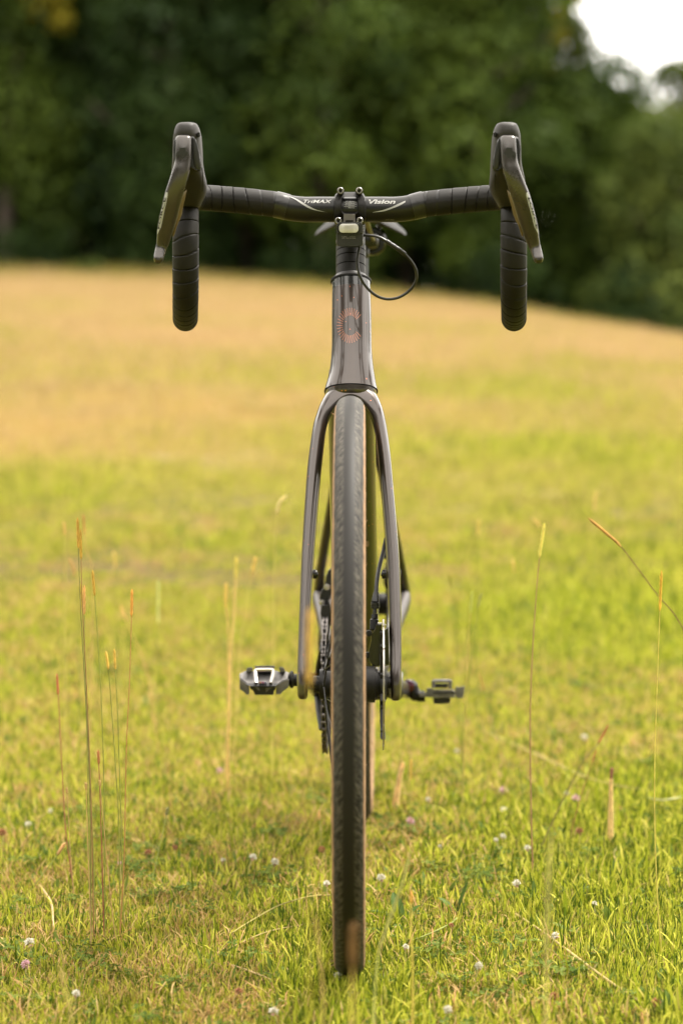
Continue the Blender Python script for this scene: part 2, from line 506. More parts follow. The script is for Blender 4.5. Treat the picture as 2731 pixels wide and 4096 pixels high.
# headset cover and spacers
s0 = s_hi
cov = [(s0 + .0006, .0268), (s0 + .002, .0268), (s0 + .0062, .0218), (s0 + .0085, .0205)]
def round_ring(s, r, n=36, rd=None):
    return sering(axis_pt(s) + np.array([0, 0, 0]), XV * r, NF * (rd or r * 1.1), n, 2.1)
MB().loft([round_ring(s, r) for s, r in cov]).build('headset_cover', M['alloy_black'], bike)
MB().loft([round_ring(s0 - .0003, .0262), round_ring(s0 + .0007, .0262)]).build('headset_seal', M['bolt_dark'], bike)
z0 = s0 + .0090
for hgt in (.0125, .0125, .0085, .0085):
    MB().loft([round_ring(z0, .0188), round_ring(z0 + .0004, .0196), round_ring(z0 + hgt - .0008, .0196), round_ring(z0 + hgt - .0004, .0188)]).build('spacer', M['alloy_black'], bike)
    z0 += hgt
MB().loft([round_ring(s0 - .01, .0175), round_ring(z0 + .012, .0175)]).build('steerer_tube', M['bolt_dark'], bike)

# head badge: a C of short copper rays on the front of the head tube
bm = MB()
cu_, cv_ = 1400, 1302
NR = 27
for i in range(NR):
    a = R_(38 + (322 - 38) * i / (NR - 1))
    da = .9
    q = []
    ri, ro = (30, 40), (53, 71)
    dirv = np.array([math.cos(a), -math.sin(a)])
    nrm = np.array([math.sin(a), math.cos(a)])
    pi_ = np.array([cu_, cv_]) + dirv * np.array(ri); po_ = np.array([cu_, cv_]) + dirv * np.array(ro)
    wd = 1.5
    for k in range(4):
        t = k / 3
        c = pi_ * (1 - t) + po_ * t
        for sgn in (-1, 1):
            q.append(surf(head, *(c + nrm * wd * sgn)))
    bm.add(q, [(0, 1, 3, 2), (2, 3, 5, 4), (4, 5, 7, 6)])
bm.build('head_badge', M['copper'], head, label='copper sunburst letter C on the head tube')

# ---- fork: one arch from tip over the crown to tip
FL = [(1189, 2772, 1232, 2772), (1188, 2700, 1235, 2700), (1191, 2580, 1239, 2580), (1198, 2391, 1246, 2391), (1206, 2200, 1259, 2200), (1223, 1930, 1281, 1930),
      (1234, 1820, 1292, 1822), (1250, 1710, 1304, 1722), (1266, 1654, 1318, 1676), (1285, 1606, 1337, 1640), (1311, 1566, 1360, 1610), (1352, 1538, 1381, 1592)]
FRt = [(1603, 2778, 1561, 2778), (1605, 2700, 1558, 2700), (1606, 2580, 1557, 2580), (1603, 2391, 1551, 2391), (1595, 2200, 1542, 2200), (1572, 1930, 1520, 1930),
       (1562, 1820, 1510, 1822), (1551, 1735, 1499, 1735), (1537, 1660, 1485, 1678), (1519, 1606, 1467, 1640), (1495, 1566, 1444, 1610), (1453, 1538, 1424, 1592)]
allp = FL + [(1402, 1530, 1402, 1586)] + FRt[::-1]
def fork_y(v): return .160 * min(1.05, max(0, (2720 - v) / (2720 - 1570)))
outp, inp, dep, exps = [], [], [], []
for uo, vo, ui, vi in allp:
    y = fork_y((vo + vi) / 2)
    v = (vo + vi) / 2
    c_ = min(1, max(0, (1660 - v) / 90))
    outp.append(P(uo, vo, y + .007 * c_)); inp.append(P(ui, vi, y - .007 * c_)); exps.append(2.5 + 2.0 * c_)
    dep.append(np.interp(v, [1545, 1620, 1800, 2200, 2600, 2780], [.0245, .0235, .021, .0175, .014, .0125]))
oo, ii = catmull(outp, 6), catmull(inp, 6)
dd_ = catmull(np.stack([dep, dep, dep], 1), 6)[:, 0]; ee_ = catmull(np.stack([exps] * 3, 1), 6)[:, 0]
rings = []
for a, b, d, e_ in zip(oo, ii, dd_, ee_):
    rings.append(sering((a + b) / 2, (a - b) / 2, np.array([0, -d, 0]), 36, e_))
# rounded tips
def tipcap(ring, dirz, k):
    c = ring.mean(0)
    return [c + (ring - c) * f + np.array([0, 0, -dirz * h]) for f, h in k]
k = [(.35, .0075), (.72, .0065), (.9, .0045), (.98, .002)]
rings = tipcap(rings[0], 1, k) + rings + tipcap(rings[-1], 1, k)[::-1]
fork = MB().loft(rings).build('fork', M['paint'], bike, angle=60)
# crown boss up into the head tube
sA = axis_v(1640)
MB().loft([sering(axis_pt(s) + np.array([.0005, 0, 0]), XV * w, NF * d, 36, 2.3) for s, w, d in ((s_lo - .016, .024, .024), (s_lo - .012, .0312, .0318), (s_lo - .006, .0328, .0335), (s_lo - .0012, .0332, .0342))]).build('fork_crown', M['paint'], fork, angle=60)
for u, v in ((1254, 2297), (1542, 2297)):
    c = P(u, v, fork_y(v))
    sg = 1 if u < 1400 else -1
    MB().lathe([(0, .0058), (sg * .004, .0058), (sg * .0052, .005), (sg * .0055, .003)][::sg], c + np.array([-sg * .0005, 0, 0]), 'x', 16).lathe([(sg * .0050, .0028), (sg * .0058, .0026)][::sg], c, 'x', 6).build('mounting_boss', M['gloss_plastic'], fork)
# front thru axle
MB().cyl((-.046 + .0105, 0, .345), (.05 + .0105, 0, .345), .0075, 16).build('thru_axle', M['alloy_black'], fork)

# ---- wheels
RW, TR = .357, .0186
def make_wheel(name, centre, yaw, rear=False):
    w = bpy.data.objects.new(name, None); COL.objects.link(w)
    w.parent = bike; w.location = np.asarray(centre) - ORG['bicycle']; w.rotation_euler = (0, 0, yaw)
    w.empty_display_size = .02
    ORG[w.name] = np.zeros(3)           # children are built about the axle
    NS = 160
    tr, sw = MB(), MB()
    th = np.linspace(0, 2 * math.pi, NS, endpoint=False)
    prof = [R_(a) for a in np.linspace(-62, 62, 25)]
    rc = RW - TR
    rings, uv = [], []
    for i, t in enumerate(np.append(th, 2 * math.pi)):
        row = []
        for a in prof:
            ra = TR * (1 + .012 * math.cos(a * 2)) 
            knob = .0005 * (abs(math.degrees(a)) > 30) * (1 if (int(i) + int(abs(math.degrees(a)) / 12)) % 2 else 0)
            r = rc + (ra + knob) * math.cos(a); x = (ra + knob) * math.sin(a) * (.0186 / TR)
            row.append((x, r * math.sin(t), r * math.cos(t))); uv.append((a / R_(62), t * RW, 0))
        rings.append(row)
    tr.loft(rings, cap=False, uv=uv, closed=False)
    ty = tr.build('tyre', M['tread'], w, angle=50)
    for sgn in (-1, 1):
        prof2 = [(TR * math.sin(R_(a)) * (1.012 if a > 65 else .97), rc + TR * math.cos(R_(a)) * (1.0 if a > 65 else .97)) for a in (60, 67, 78, 90, 110, 128)] + [(.0125, rc - .0165), (.010, rc - .019)]
        rg = [[(sgn * x, r * math.sin(t), r * math.cos(t)) for t in th] for x, r in prof2]
        rg = rg if sgn < 0 else rg[::-1]
        sw.loft(rg, cap=False)
    # little moulding whiskers on the shoulders
    for kk in range(26):
        t = rng.uniform(0, 2 * math.pi); sgn = rng.choice([-1, 1])
        a0 = np.array([sgn * TR * .99, (rc + .004) * math.sin(t), (rc + .004) * math.cos(t)])
        d = np.array([sgn, .6 * math.sin(t) + rng.normal(0, .3), .6 * math.cos(t) + rng.normal(0, .3)])
        sw.tube([a0, a0 + d * .002, a0 + d * .0038 + np.array([0, 0, .001])], [.0005, .0004, .0002], 4)
    sw.build('sidewall', M['tan'], ty, angle=50, label='tan sidewall')
    rim = MB()
    pr = [(-.0125, .3205), (-.0145, .318), (-.0145, .310), (-.012, .297), (-.006, .289), (.006, .289), (.012, .297), (.0145, .310), (.0145, .318), (.0125, .3205)]
    rim.loft([[(x, r * math.sin(t), r * math.cos(t)) for t in th[::2]] for x, r in pr][::-1], cap=False)
    rim.build('rim', M['carbon'], w)
    hub = MB()
    if not rear:
        hub.lathe([(-.0455, .009), (-.045, .0105), (-.038, .0105), (-.0375, .0185), (-.030, .0195), (-.0290, .0195), (-.0285, .0165), (-.014, .0165), (-.0135, .0155),
                   (.010, .0155), (.0105, .0205), (.015, .0215), (.016, .0195), (.018, .0195), (.0185, .0225), (.031, .0225), (.0315, .019), (.034, .019), (.0345, .015), (.043, .015), (.0435, .011), (.046, .011), (.0465, .009)], (0, 0, 0), 'x', 40)
    else:
        hub.lathe([(-.066, .008), (-.05, .0165), (-.02, .0165), (-.0195, .026), (-.016, .026), (-.015, .016), (.022, .016), (.023, .026), (.027, .026), (.028, .018), (.05, .018), (.066, .009)], (0, 0, 0), 'x', 32)
    hub.build('hub', M['alloy_black'], w)
    # spokes, sharing one mesh per side
    base = {}
    NSP = 24
    for i in range(NSP):
        side = -1 if i % 2 else 1
        cross = 1 if (i // 2) % 2 else -1
        key = (side, cross)
        fx = (-.0330 if side < 0 else .0125) if not rear else (-.018 if side < 0 else .025)
        fr_ = .0175 if not rear else .0235
        ang = 2 * math.pi * i / NSP
        if key not in base:
            ca = cross * R_(62)
            a = (fx, fr_ * math.sin(ca), fr_ * math.cos(ca)); b = (side * .002, 0, .292)
            m_ = MB().cyl(a, (side * .0022, .0 * cross, .276), .00095, 6).cyl((side * .0022, 0, .275), b, .0017, 6)
            o = m_.build('spoke', M['bolt_dark'] if False else M['alloy_black'], w)
            base[key] = o
        else:
            o = base[key].copy(); COL.objects.link(o); o.parent = w
        o.rotation_euler = (-ang, 0, 0)
        o.location = (0, 0, 0)
    # disc rotor
    rr, xr = (.081, .0412) if not rear else (.071, .044)
    ro = MB()
    NT = 72
    for j in range(NT):
        a0_, a1_ = 2 * math.pi * j / NT, 2 * math.pi * (j + 1) / NT
        jj = j % 6
        r1 = rr - (.0012 if jj in (0, 1) else 0); r0 = rr - .0145 + (.0015 if jj in (3, 4) else 0)
        q = []
        for x in (-.0009, .0009):
            for a, r in ((a0_, r0), (a1_, r0), (a1_, r1), (a0_, r1)):
                q.append((xr + x, r * math.sin(a), r * math.cos(a)))
        ro.add(q, [(0, 1, 2, 3), (7, 6, 5, 4), (3, 2, 6, 7), (1, 0, 4, 5), (0, 3, 7, 4), (2, 1, 5, 6)])
    rot = ro.build('brake_rotor', M['steel'], w, smooth=False)
    sp = MB()
    for j in range(6):
        a = 2 * math.pi * j / 6
        p0 = np.array([xr - .001, .02 * math.sin(a), .02 * math.cos(a)]); p1 = np.array([xr - .0005, (rr - .012) * math.sin(a + .35), (rr - .012) * math.cos(a + .35)])
        sp.tube([p0, (p0 + p1) / 2 + np.array([-.0005, 0, 0]), p1], [.0034, .0028, .0030], 6, flat=.5)
    sp.lathe([(xr - .003, .012), (xr - .003, .021), (xr + .003, .021), (xr + .004, .0155), (xr + .004, .012)], (0, 0, 0), 'x', 24)
    for j in range(10):
        a = 2 * math.pi * j / 10
        sp.cyl((xr - .004, .064 * math.sin(a) * rr / .081, .064 * math.cos(a) * rr / .081), (xr - .0011, .064 * math.sin(a) * rr / .081, .064 * math.cos(a) * rr / .081), .0022, 8)
    sp.build('rotor_carrier', M['blk_plastic'], rot)
    if rear:
        cas = MB()
        for j, r_ in enumerate((.070, .063, .056, .050, .044, .039, .034, .030, .026, .023, .021)):
            x = -.021 - j * .0034
            n_ = int(r_ * 2 * math.pi / .0127)
            ring = []
            for t in range(n_ * 4):
                rrr = r_ + (.0022 if t % 4 in (1, 2) else -.0022)
                ring.append((rrr * math.sin(2 * math.pi * t / (n_ * 4)), rrr * math.cos(2 * math.pi * t / (n_ * 4))))
            cas.loft([[(x - .0009, *p) for p in ring], [(x + .0009, *p) for p in ring]])
        cas.build('cassette', M['dark_steel'], w, smooth=False)
    return w
fw = make_wheel('front_wheel', (.0105, 0, .343), -R_(.5))
rw = make_wheel('rear_wheel', Fr(0, 1.02, .343), -R_(1.43), True)

# ---- frame tubes behind
def ell_tube(pts, ws, ds, name, m=M['paint'], n=22, e=2.2, sub=6, parent=bike, xv=XV, **kw):
    c = catmull(pts, sub); W = catmull(np.stack([ws] * 3, 1), sub)[:, 0]; D = catmull(np.stack([ds] * 3, 1), sub)[:, 0]
    T = np.gradient(c, axis=0); T /= np.linalg.norm(T, axis=1)[:, None]
    rg = []
    for p, t, w_, d_ in zip(c, T, W, D):
        x = xv - t * t.dot(xv); x /= np.linalg.norm(x)
        rg.append(sering(p, x * w_, np.cross(t, x) * d_, n, e))
    return MB().loft(rg).build(name, m, parent, angle=50, **kw)
sM = s_lo + .02
hb, htp = axis_pt(s_lo + .028), axis_pt(s_hi - .02)
ell_tube([hb + np.array([0, .004, -.004]), hb + np.array([.001, .05, -.06]), Fr(0, .42, .45), Fr(0, .55, .315), Fr(0, .60, .268)], [.029, .031, .0325, .033, .034], [.030, .032, .032, .032, .030], 'down_tube')
ell_tube([htp + np.array([0, .004, -.004]), htp + np.array([.001, .06, -.007]), Fr(0, .5, .80), Fr(0, .72, .765)], [.022, .021, .018, .015], [.022, .02, .017, .015], 'top_tube')
ell_tube([Fr(0, .606, .262), Fr(0, .65, .42), Fr(0, .72, .66), Fr(0, .752, .79)], [.018, .0165, .0155, .016], [.018, .018, .018, .017], 'seat_tube')
MB().cyl(Fr(-.046, .605, .2625), Fr(.046, .605, .2625), .022, 28, bev=.003).build('bottom_bracket', M['alloy_black'], bike)
for sg in (-1, 1):
    ell_tube([Fr(sg * .010, .722, .655), Fr(sg * .028, .775, .605), Fr(sg * .044, .85, .525), Fr(sg * .066, .96, .405), Fr(sg * .070, 1.01, .362)], [.0075, .008, .0078, .008, .011], [.009, .009, .009, .0095, .012], 'seat_stay')
    ell_tube([Fr(sg * .018, .625, .268), Fr(sg * .040, .70, .285), Fr(sg * .056, .85, .320), Fr(sg * .070, .97, .350), Fr(sg * .072, 1.03, .350)], [.012, .010, .009, .010, .0085], [.017, .015, .014, .017, .015], 'chain_stay', M['paint_dull'])
MB().cyl(Fr(-.078, 1.02, .345), Fr(.078, 1.02, .345), .008, 14).build('rear_axle', M['alloy_black'], bike)

# ---- seatpost and saddle
ell_tube([Fr(0, .752, .785), Fr(0, .772, .86), Fr(0, .786, .915)], [.0136, .0136, .0136], [.0136] * 3, 'seat_post', M['bar'])
sad = []
for y, w_, z, dr, th_ in ((.655, .006, .972, .004, .004), (.665, .016, .975, .008, .008), (.70, .019, .977, .010, .011), (.76, .024, .976, .013, .012), (.81, .042, .975, .020, .012), (.85, .062, .976, .028, .013), (.885, .0725, .978, .034, .013), (.915, .072, .982, .032, .013), (.93, .060, .984, .022, .010), (.936, .04, .985, .010, .004)):
    rg = []
    for t in np.linspace(0, 2 * math.pi, 36, endpoint=False):
        x = math.copysign(abs(math.cos(t)) ** .8, math.cos(t))
        zz = z - dr * abs(x) ** 1.7 + th_ * math.sin(t) * (1 - .55 * abs(x))
        rg.append(Fr(x * w_, y, zz))
    sad.append(rg)
saddle = MB().loft(sad).build('saddle', M['seat'], bike, angle=60)
for sg in (-1, 1):
    MB().tube(catmull([Fr(sg * .010, .675, .965), Fr(sg * .018, .72, .938), Fr(sg * .022, .77, .930), Fr(sg * .022, .82, .930), Fr(sg * .028, .87, .948), Fr(sg * .03, .9, .968)], 6), .0036, 8).build('saddle_rail', M['dark_steel'], saddle)
MB().box(Fr(0, .79, .930), (.058, .045, .022), .006).box(Fr(0, .79, .912), (.030, .05, .02), .006).build('saddle_clamp', M['blk_plastic'], bike)
# round rear reflector lamp hanging under the saddle, to one side of the clamp
lr = Fr(.020, .83, .932)
MB().lathe([(-.008, .004), (-.008, .019), (-.004, .022), (.006, .022), (.010, .018), (.011, .004)], lr, 'y', 24).lathe([(-.0085, .0135), (-.011, .0125), (-.011, .003)][::-1], lr, 'y', 20).build('tail_lamp', M['gloss_plastic'], bike)

# ---- stem
BARC = P(1398, 838, .155)
bz = BARC[2]
stc = axis_pt(.612)
fx = BARC[0]
stem = ell_tube([BARC + np.array([0, .012, 0]), BARC + np.array([0, .03, -.003]), stc + np.array([0, -.02, .002]), stc + np.array([0, .003, 0])], [.0205, .0175, .0165, .018], [.0195, .0175, .017, .019], 'stem', M['alloy_black'], e=3.2)
MB().loft([round_ring(s, r) for s, r in ((z0 - .0005, .0165), (z0 + .0005, .0185), (z0 + .036, .0185), (z0 + .0375, .0165))]).build('steerer_clamp', M['alloy_black'], stem)
MB().loft([round_ring(s, r) for s, r in ((z0 + .038, .0165), (z0 + .0395, .0175), (z0 + .041, .015), (z0 + .0412, .004))]).build('top_cap', M['alloy_black'], stem)
# faceplate: curved plate with a rounded window, bowed round the bar
def px(u, v, y=.130): return P(u, v, y)
fp_out = [(1336, 800), (1338, 786), (1345, 774), (1357, 769), (1376, 768), (1400, 768), (1424, 768), (1440, 769), (1452, 774), (1459, 786), (1462, 800),
          (1463, 838), (1464, 870), (1460, 893), (1452, 901), (1440, 905), (1400, 906), (1360, 905), (1347, 901), (1338, 893), (1334, 870), (1335, 838)]
def in_ring(uo, vo):
    c = np.array([1398.5, 818.5]); d = np.array([uo, vo - 18]) - c
    a = math.atan2(d[1], d[0]); hx, hy = 32, 32
    e = 4.5
    k = 1 / ((abs(math.cos(a)) / hx) ** e + (abs(math.sin(a)) / hy) ** e) ** (1 / e)
    return c + k * np.array([math.cos(a), math.sin(a)])
def bow(u, v, lift):
    z = P(u, v, .135)[2] - bz
    rr_ = .0165 + lift
    yy = .155 - math.sqrt(max(1e-6, rr_ ** 2 - min(abs(z), rr_ * .93) ** 2))
    return P(u, v, min(yy, .1495))
fr0, fr1, fr2, fr3 = [], [], [], []
fo = catmull([(a, b, 0) for a, b in fp_out + fp_out[:1]], 4)[:-1, :2]
for u, v in fo:
    iu, iv = in_ring(u, v)
    o_ = np.array([u, v]); i_ = np.array([iu, iv])
    inn = o_ + (i_ - o_) * .12
    fr0.append(bow(*o_, .000)); fr1.append(bow(*inn, .0052)); fr2.append(bow(*(i_ + (o_ - i_) * .1), .0050)); fr3.append(bow(*i_, .0006))
mid = [(np.array(a) * .5 + np.array(b) * .5) for a, b in zip(fr1, fr2)]
face = MB().loft([fr0, fr1, mid, fr2, fr3], cap=False).build('faceplate', M['alloy_black'], stem, angle=45)
for u, v in ((1361.5, 763), (1436.6, 763), (1353, 883), (1439, 883)):
    up = v < 800
    c = P(u, v, .1335 if up else .129)
    MB().cyl(c + np.array([0, .022, 0]), c + np.array([0, .003, 0]), .0048, 18).build('bolt_boss', M['alloy_black'], stem)
    b = MB().lathe([(.003, .0043), (-.0030, .0043), (-.0036, .0038), (-.0036, .0026), (.0005, .0024)][::-1], c, 'y', 20).build('bolt', M['bolt'], stem)
    MB().lathe([(.0006, .0022), (.0002, .0024)], c, 'y', 6).build('bolt_socket', M['bolt_dark'], b)

# ---- handlebar: bare middle, wrapped sides
SB = 2796.0
def mir(u, S): return S - u
BAR_L = [(1398, 838, .155), (1330, 838, .155), (1262, 838, .155), (1215, 838, .155), (1160, 832, .1555), (1097, 817, .156), (1000, 806, .156), (900, 797, .155), (826, 791, .151),
         (782, 790, .141), (755, 796, .122), (745, 812, .098), (743, 850, .079), (743, 905, .070), (743, 980, .067), (743, 1080, .074), (743, 1170, .092), (742, 1226, .122), (742, 1259, .160), (742, 1270, .205), (742, 1276, .25)]
def bar_pts(side):
    return [P(u if side < 0 else mir(u, SB), v, y) for u, v, y in BAR_L]
hbar = MB().tube(np.vstack([catmull(bar_pts(-1)[:7], 8)[::-1], catmull(bar_pts(1)[:7], 8)[1:]]), .0163, 32).build('handlebar', M['bar'], bike)
def tape_tube(pts, R0, pitch, flip):
    p, L = resample(catmull(pts, 20), .0006)
    n = len(p); seg = 32
    T = np.gradient(p, axis=0); T /= np.linalg.norm(T, axis=1)[:, None]
    N = np.array([0, -1.0, 0.0]); rings, uv = [], []
    for i in range(n):
        N = N - T[i] * N.dot(T[i]); N /= np.linalg.norm(N); B = np.cross(T[i], N)
        row = []
        for j in range(seg + 1):
            th = 2 * math.pi * j / seg
            wob = .0016 * math.sin(L[i] * 95 + th)      # uneven overlap
            sw_ = ((L[i] + wob) / pitch + flip * th / (2 * math.pi)) % 1.0
            r = R0 * (1 + .020 * (1 - sw_) + .010 * math.sin(L[i] * 31)) - (.0016 if sw_ > .945 else 0)
            row.append(p[i] + (N * math.cos(th) + B * math.sin(th)) * r)
            uv.append((j / seg, L[i], 0))
        rings.append(row)
    # rounded end plug
    c = p[-1]; last = np.array(rings[-1])
    for f, h in ((.93, .003), (.7, .006), (.3, .008)):
        rings.append((c + (last - c) * f + T[-1] * h).tolist()); uv += [(j / seg, L[-1] + h, 0) for j in range(seg + 1)]
    return MB().loft(rings, cap=False, uv=uv, closed=False)
for side in (-1, 1):
    pts = bar_pts(side)
    tape_tube(pts[5:], .0163, .0172, side).build('bar_tape', M['tape'], hbar, angle=60)
    # black finishing tape
    q = catmull(pts[4:7], 30)
    a_, b_ = (1151, 1101)
    q = np.array([p for p in q if P(b_, 820, .156)[0] - .0002 <= (p[0] if side < 0 else 2 * BARC[0] - p[0]) <= P(a_, 830, .156)[0]])
    q, _ = resample(q, .0008)
    MB().tube(q, [.0168 + .0004 * math.sin(i * 2.1) * (i % 3 == 0) + .0004 * (i / len(q)) for i in range(len(q))], 32).build('finishing_tape', M['etape'], hbar)

# lettering and swooshes wrapped round the bar
def on_bar(u, v, vc, lift=.0003):
    c = P(u, vc, .155)
    zz = P(u, v, .139)[2] - c[2]
    R = .0163 + lift
    return np.array([P(u, v, .139)[0], .155 - math.sqrt(max(1e-8, R * R - zz * zz)), c[2] + zz])
def bar_vc(u):
    uu = u if u < 1398 else SB - u
    return np.interp(uu, [1151, 1160, 1215, 1262], [831, 832, 837.5, 838])
def bar_text(body, u0, u1, v0, v1, name, shear, bold):
    v, f = text_geo(body, 1.0, shear, bold)
    lo, hi = v.min(0), v.max(0)
    q = []
    for a in v:
        u = u0 + (a[0] - lo[0]) / (hi[0] - lo[0]) * (u1 - u0); vv = v1 + (a[1] - lo[1]) / (hi[1] - lo[1]) * (v0 - v1)
        q.append(on_bar(u, vv, bar_vc(u)))
    MB().add(q, f).build(name, M['white_print'], hbar, smooth=False)
bar_text('TriMAX', 1214, 1327, 798, 812, 'lettering', .3, .012)
bar_text('Vision', 1474, 1581, 797, 815, 'lettering', .25, .03)
for mirror in (False, True):
    sw_pts = [((1153, 784), (1166, 786)), ((1180, 797), (1196, 800)), ((1208, 817), (1226, 819)), ((1240, 835), (1258, 836)), ((1275, 844), (1288, 845)), ((1309, 849.5), (1311, 850))]
    if mirror:
        sw_pts = [((1621, 802), (1620, 809)), ((1595, 814), (1600, 821)), ((1565, 828), (1568, 834)), ((1532, 840), (1534, 845)), ((1490, 849), (1491, 850))]
    A = catmull([(*a, 0) for a, b in sw_pts], 6)[:, :2]; B = catmull([(*b, 0) for a, b in sw_pts], 6)[:, :2]
    q, f = [], []
    for i, (a, b) in enumerate(zip(A, B)):
        for t in (0, .5, 1):
            w_ = a * (1 - t) + b * t
            q.append(on_bar(w_[0], w_[1], bar_vc(w_[0])))
        if i:
            k_ = (i - 1) * 3
            f += [(k_, k_ + 1, k_ + 4, k_ + 3), (k_ + 1, k_ + 2, k_ + 5, k_ + 4)]
    MB().add(q, f).build('white_swoosh', M['white_print'], hbar, smooth=False)
for ln, vv in (('31.8mm', 805), ('w 420mm', 812.5), ('l 125mm', 821), ('-  90mm', 831)):
    u0, u1 = 1382, 1418
    v, f = text_geo(ln, 1.0, .15, .015); lo, hi = v.min(0), v.max(0)
    q = [on_bar(u0 + (a[0] - lo[0]) / (hi[0] - lo[0]) * (u1 - u0), vv + 2.6 - (a[1] - lo[1]) / (hi[1] - lo[1]) * 5.2, 838) for a in v]
    MB().add(q, f).build('size_marking', M['white_print'], hbar, smooth=False)
for vv in (808.5, 816.5, 826):
    q = []
    for i in range(9):
        u = 1376 + 50 * i / 8
        q += [on_bar(u, vv - .6, 838), on_bar(u, vv + .6, 838)]
    MB().add(q, [(2 * i, 2 * i + 2, 2 * i + 3, 2 * i + 1) for i in range(8)]).build('size_marking', M['white_print'], hbar, smooth=False)
v, f = text_geo('UCI 2021', 1.0, 0, 0); lo, hi = v.min(0), v.max(0)
MB().add([on_bar(1543 + (a[0] - lo[0]) / (hi[0] - lo[0]) * 34, 880 - (a[1] - lo[1]) / (hi[1] - lo[1]) * 4, 838) for a in v], f).build('small_print', M['grey_print'], hbar, smooth=False)

# ---- brake hoods and levers
HOOD = [  # v, u_left, u_right, y centre, half depth
    (491, 722, 775, .020, .016), (494, 711, 786, .020, .024), (501, 704, 791, .021, .029), (514, 698, 796, .0225, .0325), (529, 694, 799, .0235, .0345), (548, 691, 803, .024, .0345), (603, 689, 807, .026, .033), (650, 687, 809, .030, .034),
    (690, 684, 815, .036, .036), (722, 681, 822, .045, .037), (752, 684, 824, .055, .035), (782, 694, 817, .064, .029), (806, 709, 806, .070, .0235), (822, 720, 800, .0725, .0195), (826, 722, 797, .073, .0175)]
LEV = [  # u, v, width, y, half-thickness
    (734.5, 557, 62, -.0120, .0045), (734.5, 562, 65, -.0135, .0062), (734, 603, 65, -.0165, .0072), (732, 649, 66, -.0195, .0075), (723, 690, 69, -.0215, .0075), (708, 741, 72, -.0205, .0075), (692, 794, 74, -.0165, .0075), (678, 852, 73, -.0095, .0075), (665, 905, 68, -.0020, .0072),
    (654, 960, 55, .0065, .007), (646, 990, 46, .0085, .0065), (639, 1018, 43, .0050, .006), (634, 1038, 38, .0005, .0052), (632.5, 1046, 24, -.0015, .0035)]
def S_h(v): return 2774
def S_l(v): return float(np.interp(v, [557, 690, 800, 1046], [2765, 2770, 2776, 2787]))
for side in (-1, 1):
    def U(u, S): return u if side < 0 else S - u
    rg = []
    for v, ul, ur, y, d in HOOD:
        S = float(np.interp(v, [650, 830], [2774, 2796]))
        a, b = P(U(ul, S), v, y - d * .5), P(U(ur, S), v, y - d * .5)
        c = (a + b) / 2; c[1] = y
        rg.append(sering(c, (b - a) / 2 * (1 if side < 0 else -1), np.array([0, -d, 0]), 40, 3.0))
    rg = catmull([np.asarray(r).ravel() for r in rg], 4).reshape(-1, 40, 3)
    hood = MB().loft(rg).build('brake_hood', M['hood'], bike, angle=60)
    # raised nose pad on top, small shift button
    # lever housing: black recess panel framed by the rubber
    HP = [(693, 600), (696, 562), (703, 549), (716, 546), (745, 545), (774, 546), (783, 556), (796, 600), (804, 640), (805, 672), (800, 684), (788, 686), (770, 674), (745, 655), (702, 684), (695, 660)]
    def hf(u, v, y): return P(U(u, 2774), v, y)
    MB().prism(HP, .006, -.0135, hf, bev=.06).build('lever_housing', M['gloss_plastic'], hood, angle=30)
    SR = [(770, 552), (780, 556), (791, 580), (798, 612), (801, 650), (800, 674), (790, 678), (779, 668), (772, 640), (770, 600)]
    MB().prism(SR, -.006, -.0150, hf, bev=.25).build('side_cover', M['blk_plastic'], hood, angle=60)
    BT = [(789, 531), (798, 526), (802, 530), (803, 545), (796, 549), (791, 545)]
    MB().prism(BT, .01, -.0075, hf, bev=.2).build('function_button', M['gloss_plastic'], hood)
    # fold lines in the rubber
    cl = [P(U(u, 2790), v, y) for u, v, y in ((808, 670, .010), (812, 700, .010), (812, 740, .018), (811, 764, .028))]
    MB().tube(catmull(cl, 5), .0006, 5).build('rubber_seam', M['bolt_dark'], hood)
    lrg = []
    for u, v, w_, y, t in LEV:
        y -= .002 if v < 620 else 0
        S = S_l(v)
        c = P(U(u, S), v, y); wv = np.array([w_ / 2 / F_PX * (y + 2.976), 0, 0])
        lrg.append((c, wv, t))
    C = catmull([c for c, _, _ in lrg], 6); Wd = catmull([w for _, w, _ in lrg], 6); Tn = catmull([[t] * 3 for *_, t in lrg], 6)[:, 0]
    TT = np.gradient(C, axis=0); TT /= np.linalg.norm(TT, axis=1)[:, None]
    rings = []
    for c, w_, t, tt in zip(C, Wd, Tn, TT):
        x = w_[0] * np.array([1, 0, 0]); xp = x - tt * x.dot(tt); xp *= np.linalg.norm(x) / (np.linalg.norm(xp) + 1e-9) * .97
        xp[1] += .18 * abs(x[0]) * 0
        dd = np.cross(tt, xp); dd = dd / np.linalg.norm(dd) * t
        rings.append(sering(c, xp, dd, 26, 2.9))
    lev = MB().loft(rings).build('brake_lever', M['carbon'], bike, angle=50)
    # darker inset pivot plate near the top of the lever
    def lf(u, v, y): return P(U(u, S_l(v)), v, y)
    _sl = lambda u, v, y: surf(lev, U(u, S_l(v)), v, .0004 if y < -.02 else -.002) if surf(lev, U(u, S_l(v)), v) is not None else P(U(u, S_l(v)), v, -.02)
    MB().prism([(718, 589), (744, 589), (746, 604), (754, 606), (754, 618), (742, 623), (739, 637), (722, 637), (719, 622), (706, 634), (703, 622), (706, 606), (717, 602)], -.016, -.0266, lf, bev=.04).build('pivot_cover', M['blk_plastic'], lev)
    # printed strip on the outer flank with its name running down
    st = [(682, 764, 2), (672, 775, 2), (663, 800, 2), (654, 840, 2), (646, 880, 2), (640, 915, 2), (636, 935, 2)]
    en = [(674, 790), (668, 810), (660, 850), (655, 880), (650, 910), (646, 930), (641, 936)]
